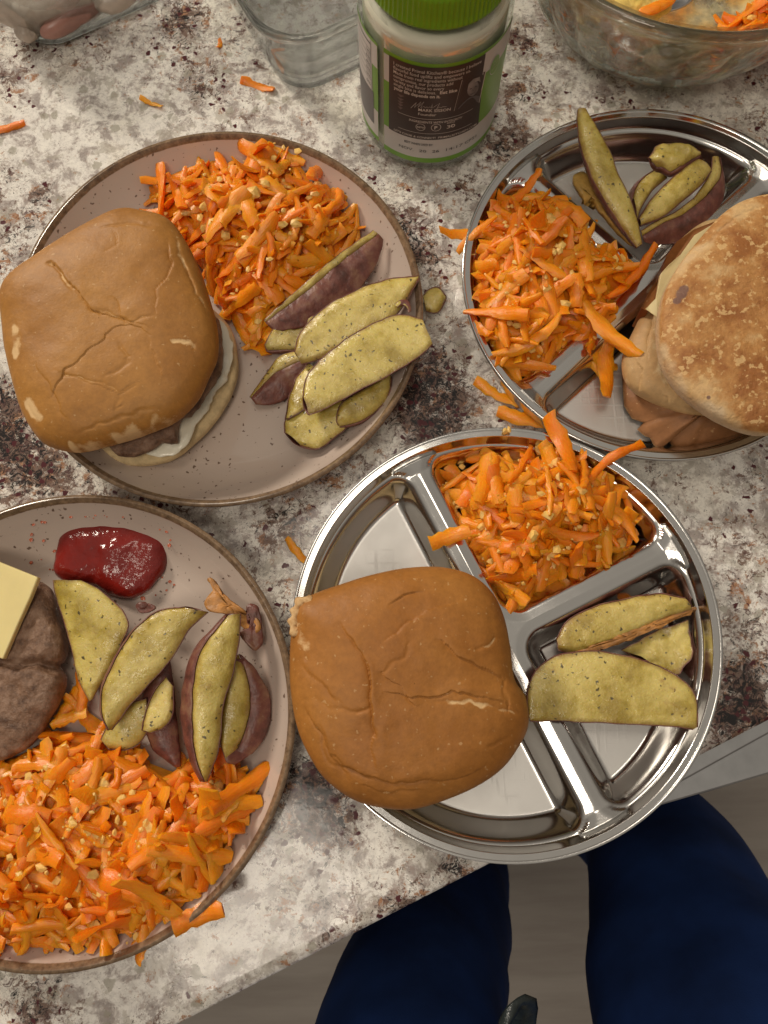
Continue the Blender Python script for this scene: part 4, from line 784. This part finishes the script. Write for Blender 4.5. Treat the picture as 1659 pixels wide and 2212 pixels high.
def jtexts(name, items, dr, mat, parent):
    VV, FF = [], []
    for s, u, v, size, width, bold, shear in items:
        V, F = text2d(s, size, bold, shear)
        if not len(V): continue
        k = (width / (V[:, 0].max() - V[:, 0].min())) if width else 1.; b = len(VV)
        VV += [jp(u + p[0] * k, v + p[1], dr) for p in V]; FF += [tuple(i + b for i in f_) for f_ in F]
    return mesh(name, VV, FF, mat, parent, smooth=False)
lab = jquad('label', -26.8, 60, 13.9, 89.2, .00018, LG, jar)
jquad('white_band', -26.6, 60, 18.0, 34.6, .00026, LW, lab)
jquad('white_block', -26.6, -23., 68.6, 86.3, .00026, LW, lab); jquad('white_block', 29.5, 60, 72.6, 87.2, .00026, LW, lab)
jquad('brown_panel', -23., 30.2, 33.8, 87.0, .00034, LB, lab); jpoly('brown_corner', [(30.1, 34.), (33.2, 34.), (31.9, 55), (30.1, 72)], .00034, LB, lab)
T = [('I created Primal Kitchen\u00ae because I believe', -20.3, 82.6, 3.0, 48.), ('flavorful food uplifts and empowers us.', -20.3, 79.9, 3.0, 42.), ('Made from real ingredients without', -20.3, 77.2, 3.0, 37.5),
     ('compromise, our products add', -20.2, 74.5, 3.0, 32.5), ('variety and flavor so every', -20.1, 71.8, 3.0, 28.), ('single bite is delicious.', -20., 69.1, 3.0, 23.6)]
jtexts('print', [(s, u, v, z, w_, .015, 0) for s, u, v, z, w_ in T] + [('Eat like', 5.6, 69.1, 3.0, 9.4, .09, 0), ('your life depends on it.', -19.7, 66.3, 3.0, 26., .09, 0), ('MARK SISSON', -5.4, 56.1, 2.9, 17.8, .04, 0), ('Founder', -5.4, 53.0, 2.7, 10., .03, 0)], .00044, LT, lab)
jtexts('print', [('INGREDIENTS WITH INTEGRITY', -10.4, 47.2, 2.3, 30.6, .03, .15), ("LET'S COOK & CONNECT!", -19.6, 34.9, 2.2, 25., .03, .15), ('PRIMALKITCHEN.COM', 6.8, 34.9, 2.2, 24.4, .02, 0), ('P', 4.2, 42.7, 3.6, None, .08, 0), ('KETO', -5.6, 43.1, 1.7, 4.2, .05, 0), ('WHOLE', 11.2, 45.9, 1.5, 4.8, .02, 0), ('30', 11.2, 42.2, 3.6, 4.9, .05, 0)], .00044, LT, lab)
for c_, r_ in (((5.3, 44.), 2.7), ((-3.5, 43.8), 2.6), ((14.9, 43.6), 1.1)):
    jstrip('ring', [(c_[0] + r_ * math.cos(t), c_[1] + r_ * math.sin(t)) for t in np.linspace(0, 2 * math.pi, 36)], .28, .00044, LT, lab)
jstrip('rule', [(u, 50.4 + .0009 * (u - 4) ** 2) for u in np.linspace(-17.1, 26.7, 30)], .24, .00044, LT, lab); jstrip('rule', [(u, 39.0) for u in np.linspace(-16.7, 27.6, 30)], .24, .00044, LT, lab)
jstrip('signature', [(-9.5, 57), (-6.5, 62), (-7.5, 58), (-4, 63), (-5.6, 58.5), (-2.4, 63.4), (-4, 58.6), (-2.2, 60), (-1.6, 58.9), (-.6, 60), (0, 58.9), (.8, 60), (1.6, 59), (2.2, 62.2), (2.2, 59), (3.4, 60.2), (6.2, 62.6), (4.6, 58), (6, 59.8), (7, 59.2), (8, 59.7), (10, 59.4)], .22, .00044, LT, lab)
for k, y in enumerate((64.2, 61.6, 59.4, 57.4, 55.2)): jpoly('chevron', [(-15.6 - 2.2 + .15 * k, y), (-15.6 + 2.2 - .15 * k, y), (-15.6, y - 1.9)], .00044, LT2, lab)
jtexts('print', [('BEST WHEN USED BY:', -12.7, 28.8, 2.6, 17., .03, 0), ('NOV.', -16.2, 23.2, 3.3, 9., -.01, 0), ('20', -3.6, 23.2, 3.0, 4.2, .01, 0), ('26', 4.0, 23.2, 3.0, 4.2, .01, 0), ('14:17', 11.4, 23.2, 3.3, 10.5, -.01, 0), ('CFS1', 24.2, 23.4, 3.3, 8.4, -.01, 0)], .00044, LK, lab)
ph = jpoly('portrait_frame', [(17.2, 76.3), (32.6, 74.6), (31.0, 52.4), (14.6, 55.0)][::-1], .00040, LT, lab)
ph.data.name = 'portrait_frame'
jpoly('portrait_picture', [(17.9, 75.6), (31.9, 74.1), (30.4, 53.1), (15.4, 55.4)][::-1], .00046, PHD, lab)
ell = lambda cx, cy, a, b, t0=0: [(cx + a * math.cos(t) - .15 * b * math.sin(t), cy + b * math.sin(t)) for t in np.linspace(0, 2 * math.pi, 26)[:-1]]
jpoly('portrait_shoulders', [(16.6, 55.6), (30.3, 53.6), (30.6, 57.5), (27.5, 60.2), (23, 61.3), (19.5, 59.2)], .00050, LGREY, lab)
jpoly('portrait_head', ell(24.8, 66.6, 3.6, 5.3), .00054, PH, lab); jpoly('portrait_hair', [(21.2, 68.6), (21.4, 72), (24, 74), (28.2, 73), (29.3, 68.5), (27.8, 70.5), (24.5, 71.2), (22.4, 70.)], .00058, m_plain('photo_light', (.30, .27, .25), .45, 0, .4, 200), lab)
for x, y in ((23.2, 67.6), (26.4, 67.4)): jpoly('portrait_eye', ell(x, y, .75, .28), .00058, LK, lab)
jpoly('portrait_mouth', [(22.8, 63.6), (24.6, 62.9), (26.8, 63.5), (24.7, 63.4)], .00058, LK, lab); jpoly('portrait_nose', [(24.5, 67), (24.2, 65.1), (25.3, 65.)], .00058, LGREY, lab)
jpoly('seal', [(39.6 + 4.2 * math.cos(t), 72.8 + 6.2 * math.sin(t)) for t in np.linspace(0, 2 * math.pi, 33)[:-1]], .00046, LW, lab)
jpoly('seal_face', [(39.6 + 3.9 * math.cos(t), 72.8 + 5.8 * math.sin(t)) for t in np.linspace(0, 2 * math.pi, 33)[:-1]], .00050, LG, lab)
jtexts('print', [('CAGE', 37.3, 74.6, 2.0, 4.6, .02, 0), ('FREE', 37.3, 72.4, 2.0, 4.6, .02, 0), ('EGGS', 37.3, 70.2, 2.0, 4.6, .02, 0)], .00056, m_plain('seal_print', (.38, .50, .22), .5), lab)
lab2 = jquad('label', -62, -31.2, 16., 88.4, .00018, LG, jar)
jquad('white_block', -62, -31.4, 71.6, 86.5, .00026, LW, lab2); jquad('white_block', -62, -36.2, 52, 86.6, .00030, LW, lab2); jquad('white_block', -62, -31.4, 19.5, 40, .00026, LW, lab2)
jquad('grey_panel', -62, -35.2, 27, 52, .00034, LGREY, lab2)
jstrip('rule', [(-37., 52), (-37., 86)], .3, .00040, LK, lab2)
for k, y in enumerate((83.6, 79.4, 75.4, 71.4, 67.2, 63., 58.8)): jstrip('rule', [(u, y) for u in np.linspace(-60, -37.2, 10)], .9 if k == 0 else .3, .00040, LK, lab2)
jtexts('print', [(s, -42.2, y, 2.6, 4.6, .02, 0) for s, y in (('14%', 76.4), ('6%', 72.4), ('4%', 68.2), ('0%', 64.), ('0%', 59.8), ('0%', 54.6))], .00040, LK, lab2)

# ------------------------------------------------------------------ glass containers, meat
def rrect(w_, d_, r_, off, z, corner, ang, n=10):
    """rounded rectangle whose corner 0 sits at 'corner'; grows by off"""
    pts = []
    for cx, cy, a0 in ((r_, r_, 180), (w_ - r_, r_, 270), (w_ - r_, d_ - r_, 0), (r_, d_ - r_, 90)):
        for k in range(n + 1):
            a = R(a0 + 90 * k / n); pts.append((cx + (r_ + off) * math.cos(a), cy + (r_ + off) * math.sin(a)))
    c, s = math.cos(ang), math.sin(ang); return [(corner[0] + x * c - y * s, corner[1] + x * s + y * c, z) for x, y in pts]
def container(corner, ang, w_, d_, label):
    rings = [(-.006, .0008), (-.002, .0010), (.0000, .0030), (.0020, .012), (.0045, .030), (.0065, .043), (.0095, .0455), (.0100, .0495), (.0085, .0510), (.0060, .0505), (.0035, .046), (.0010, .030), (-.0015, .012), (-.004, .0065), (-.010, .0052)]
    V = []; r0 = .024
    for off, z in rings: V += rrect(w_, d_, r0, off, z, corner, ang)
    n = 44; F = gridfaces(n, len(rings), True); F.append(tuple(range(n - 1, -1, -1))); F.append(tuple(range(n * (len(rings) - 1), n * len(rings))))
    o = mesh('glass_container', V, F, CGLASS); return thing(o, label, 'glass container', 'rectangular glass food containers')
cr = at(640, 196, 0)[:2]; A28 = R(28); ux = np.array([math.cos(A28), math.sin(A28)]); uy = np.array([-ux[1], ux[0]])
container(cr - (ux + uy) * .0068, A28, .19, .14, 'empty clear glass container behind the left side of the jar')
cl = at(92, 102, 0)[:2]
container(cl - (ux + uy) * .0068, A28, .19, .14, 'clear glass container holding pale meat in the top left corner')
meat = m_plain('raw_meat', (.52, .44, .37), .25, 0, .25, 50, .3); meat2 = m_plain('raw_meat_pink', (.42, .22, .18), .25, 0, .25, 50, .3)
thing(blob('raw_meat', [(-30, 30), (10, 40), (60, 42), (110, 30), (150, 12), (190, -10), (190, -50), (100, -70), (0, -50), (-60, -20)], .024, .014, meat, None, 3, .005, 50), 'large pale piece of meat in the glass container at top left', 'meat')
thing(blob('raw_meat', [(92, 76), (96, 58), (130, 40), (170, 12), (210, -8), (222, 0), (200, 26), (160, 52), (120, 74)], .016, .007, meat2, None, 5, .002, 70), 'pinkish strip of meat beside the glass wall at top left', 'meat')
thing(blob('raw_meat', [(32, 62), (60, 48), (92, 50), (88, 66), (60, 88), (40, 82)], .012, .006, meat, None, 8, .003, 120), 'small pale scrap of meat in the corner of the top left glass container', 'meat')
thing(blob('raw_meat', [(190, 10), (230, -20), (290, -40), (310, -30), (270, 8), (230, 22)], .016, .007, meat, None, 9, .002, 90), 'pale meat sliver at the top edge in the glass container at top left', 'meat')

# ------------------------------------------------------------------ glass bowl with leftovers
BC = (.1845, .437)
op = smoothprof([(.0005, .0010), (.050, .0008), (.060, .0018), (.072, .009), (.086, .026), (.0975, .047), (.1055, .068), (.1095, .079), (.1125, .084), (.1165, .0868), (.1178, .0895), (.1165, .0922)], 6)
ip = smoothprof([(.1165, .0922), (.1130, .0915), (.1085, .087), (.1060, .080), (.1020, .068), (.0942, .048), (.0828, .028), (.069, .0125), (.056, .0060), (.0005, .0050)], 6)
def flute(a, r_, z):
    k = np.clip((z - .006) / .01, 0, 1) * np.clip((.072 - z) / .006, 0, 1); return 1 + .022 * k * (np.abs(np.cos(a * 14)) - .5)
prof = list(map(tuple, op)) + list(map(tuple, ip))[1:]; no = len(op)
V, F = lathe(prof, 448, BC, lambda a, r_, z: flute(a, r_, z)); n = 448
a = np.linspace(0, 2 * math.pi, n, endpoint=False)
for i in range(no, len(prof)): r_, z = prof[i]; V[i * n:(i + 1) * n] = np.stack([BC[0] + r_ * np.cos(a), BC[1] + r_ * np.sin(a), np.full(n, z)], 1)
o = mesh('glass_bowl', V, F, BGLASS); thing(o, 'large fluted glass mixing bowl smeared with carrot leftovers at top right', 'glass bowl')
def m_film():
    s = SH('residue_film'); n = s.noise(38, 6, .65)
    c = s.ramp(s.noise(22, 4), (.38, (.80, .70, .38)), (.46, (.86, .58, .18)), (.54, (.90, .40, .07)), (.62, (.80, .68, .36)))
    return s.fin(c, .35, 0., s.bump(n, .4, .002), Alpha=s.ramp(n, (.40, .10), (.62, .80)))
fp = ip[(ip[:, 1] < .084)]
V, F = lathe([(max(r_ - .0034, .0004), z + .0016) for r_, z in fp], 128, BC); o = mesh('residue_film', V, F, m_film()); thing(o, 'milky yellow film of dressing smeared over the inside of the glass bowl', 'dressing film')
def inner(a_, z):
    r_ = np.interp(z, ip[::-1, 1], ip[::-1, 0]); return np.array([BC[0] + (r_ - .0006) * math.cos(a_), BC[1] + (r_ - .0006) * math.sin(a_), z])
def smears(name, label, nn, mat, seed, smin, smax, cat):
    rg = np.random.default_rng(seed); V = []; F = []
    for i in range(nn):
        a_ = rg.uniform(math.pi * .95, math.pi * 2.05); z = rg.uniform(.008, .072) if rg.random() < .75 else rg.uniform(.005, .02); p = inner(a_, z); s = rg.uniform(smin, smax); L = s * rg.uniform(1., 3.2)
        c = np.array([BC[0], BC[1], .09]); nrm = (c - p); nrm /= np.linalg.norm(nrm); t1 = np.cross(nrm, [0, 0, 1]); t1 /= np.linalg.norm(t1); t2 = np.cross(nrm, t1); th = rg.uniform(0, math.pi)
        e1 = t1 * math.cos(th) + t2 * math.sin(th); e2 = np.cross(nrm, e1); b = len(V)
        for k in range(10):
            w_ = k / 10 * 2 * math.pi; V.append(p + nrm * .0002 + e1 * L * math.cos(w_) * rg.uniform(.75, 1.2) + e2 * s * math.sin(w_) * rg.uniform(.7, 1.2))
        V.append(p + nrm * .0022); F += [(b + k, b + (k + 1) % 10, b + 10) for k in range(10)]
    o = mesh(name, V, F, mat); thing(o, label, cat); o['kind'] = 'stuff'
smears('carrot_smears', 'thin orange carrot remains stuck to the inside of the glass bowl', 150, CARROT, 3, .0024, .0060, 'carrot remains')
smears('egg_smears', 'yellow egg remains stuck to the inside of the glass bowl', 170, m_plain('egg_film', (.66, .55, .24), .4, 0, .3, 90, .3), 8, .0015, .006, 'egg remains')
heap('orange carrot leftovers inside the glass bowl at the right edge', [(1565, 48), (1590, 30), (1620, 18), (1660, 8), (1720, 0), (1780, 30), (1760, 80), (1700, 92), (1650, 80), (1600, 66)], .012, .020, 46, 30, 61, fall=.012, margin=.003)
sp = empty('spoon', at(1406, -19, .05), 'steel serving spoon in the glass bowl at the top edge', 'spoon')
pc = at(1408, -18, .052); V = []; ns = 48
for t in np.linspace(.02, 1, 14):
    for k in range(ns):
        a_ = k / ns * 2 * math.pi; V.append(pc + [.026 * t * math.cos(a_), .0155 * t * math.sin(a_), -.010 * (1 - t * t)])
o = mesh('spoon_bowl', V, gridfaces(ns, 14, True), STEEL2, sp); o.modifiers.new('solid', 'SOLIDIFY').thickness = .0012
P = openline([pc + [.022, .006, .001], pc + [.05, .02, .02], pc + [.09, .04, .05], pc + [.14, .06, .075]], 20); V = []
for p in P:
    for k in range(10):
        a_ = k / 10 * 2 * math.pi; V.append(p + np.array([-.35, .94, 0]) * .004 * math.cos(a_) + np.array([0, 0, .0012 * math.sin(a_)]))
mesh('spoon_handle', V, gridfaces(10, 20, True), STEEL2, sp)
thing(blob('egg_mash', [(1300, 0), (1330, 22), (1365, 36), (1420, 34), (1455, 10), (1460, -25), (1400, -50), (1330, -40)], .054, .007, m_plain('egg_mash', (.72, .52, .12), .4, 0, .35, 160, .8), None, 4, .0035, 130), 'yellow egg mash clinging to the spoon in the glass bowl', 'egg mash')
thing(blob('carrot_scrap', [(1380, 22), (1410, 8), (1450, -5), (1458, 4), (1430, 22), (1400, 32)], .061, .002, CARROT, None, 6, .0008, 130), 'orange carrot scrap on the yellow mash of the spoon', 'carrot scrap')
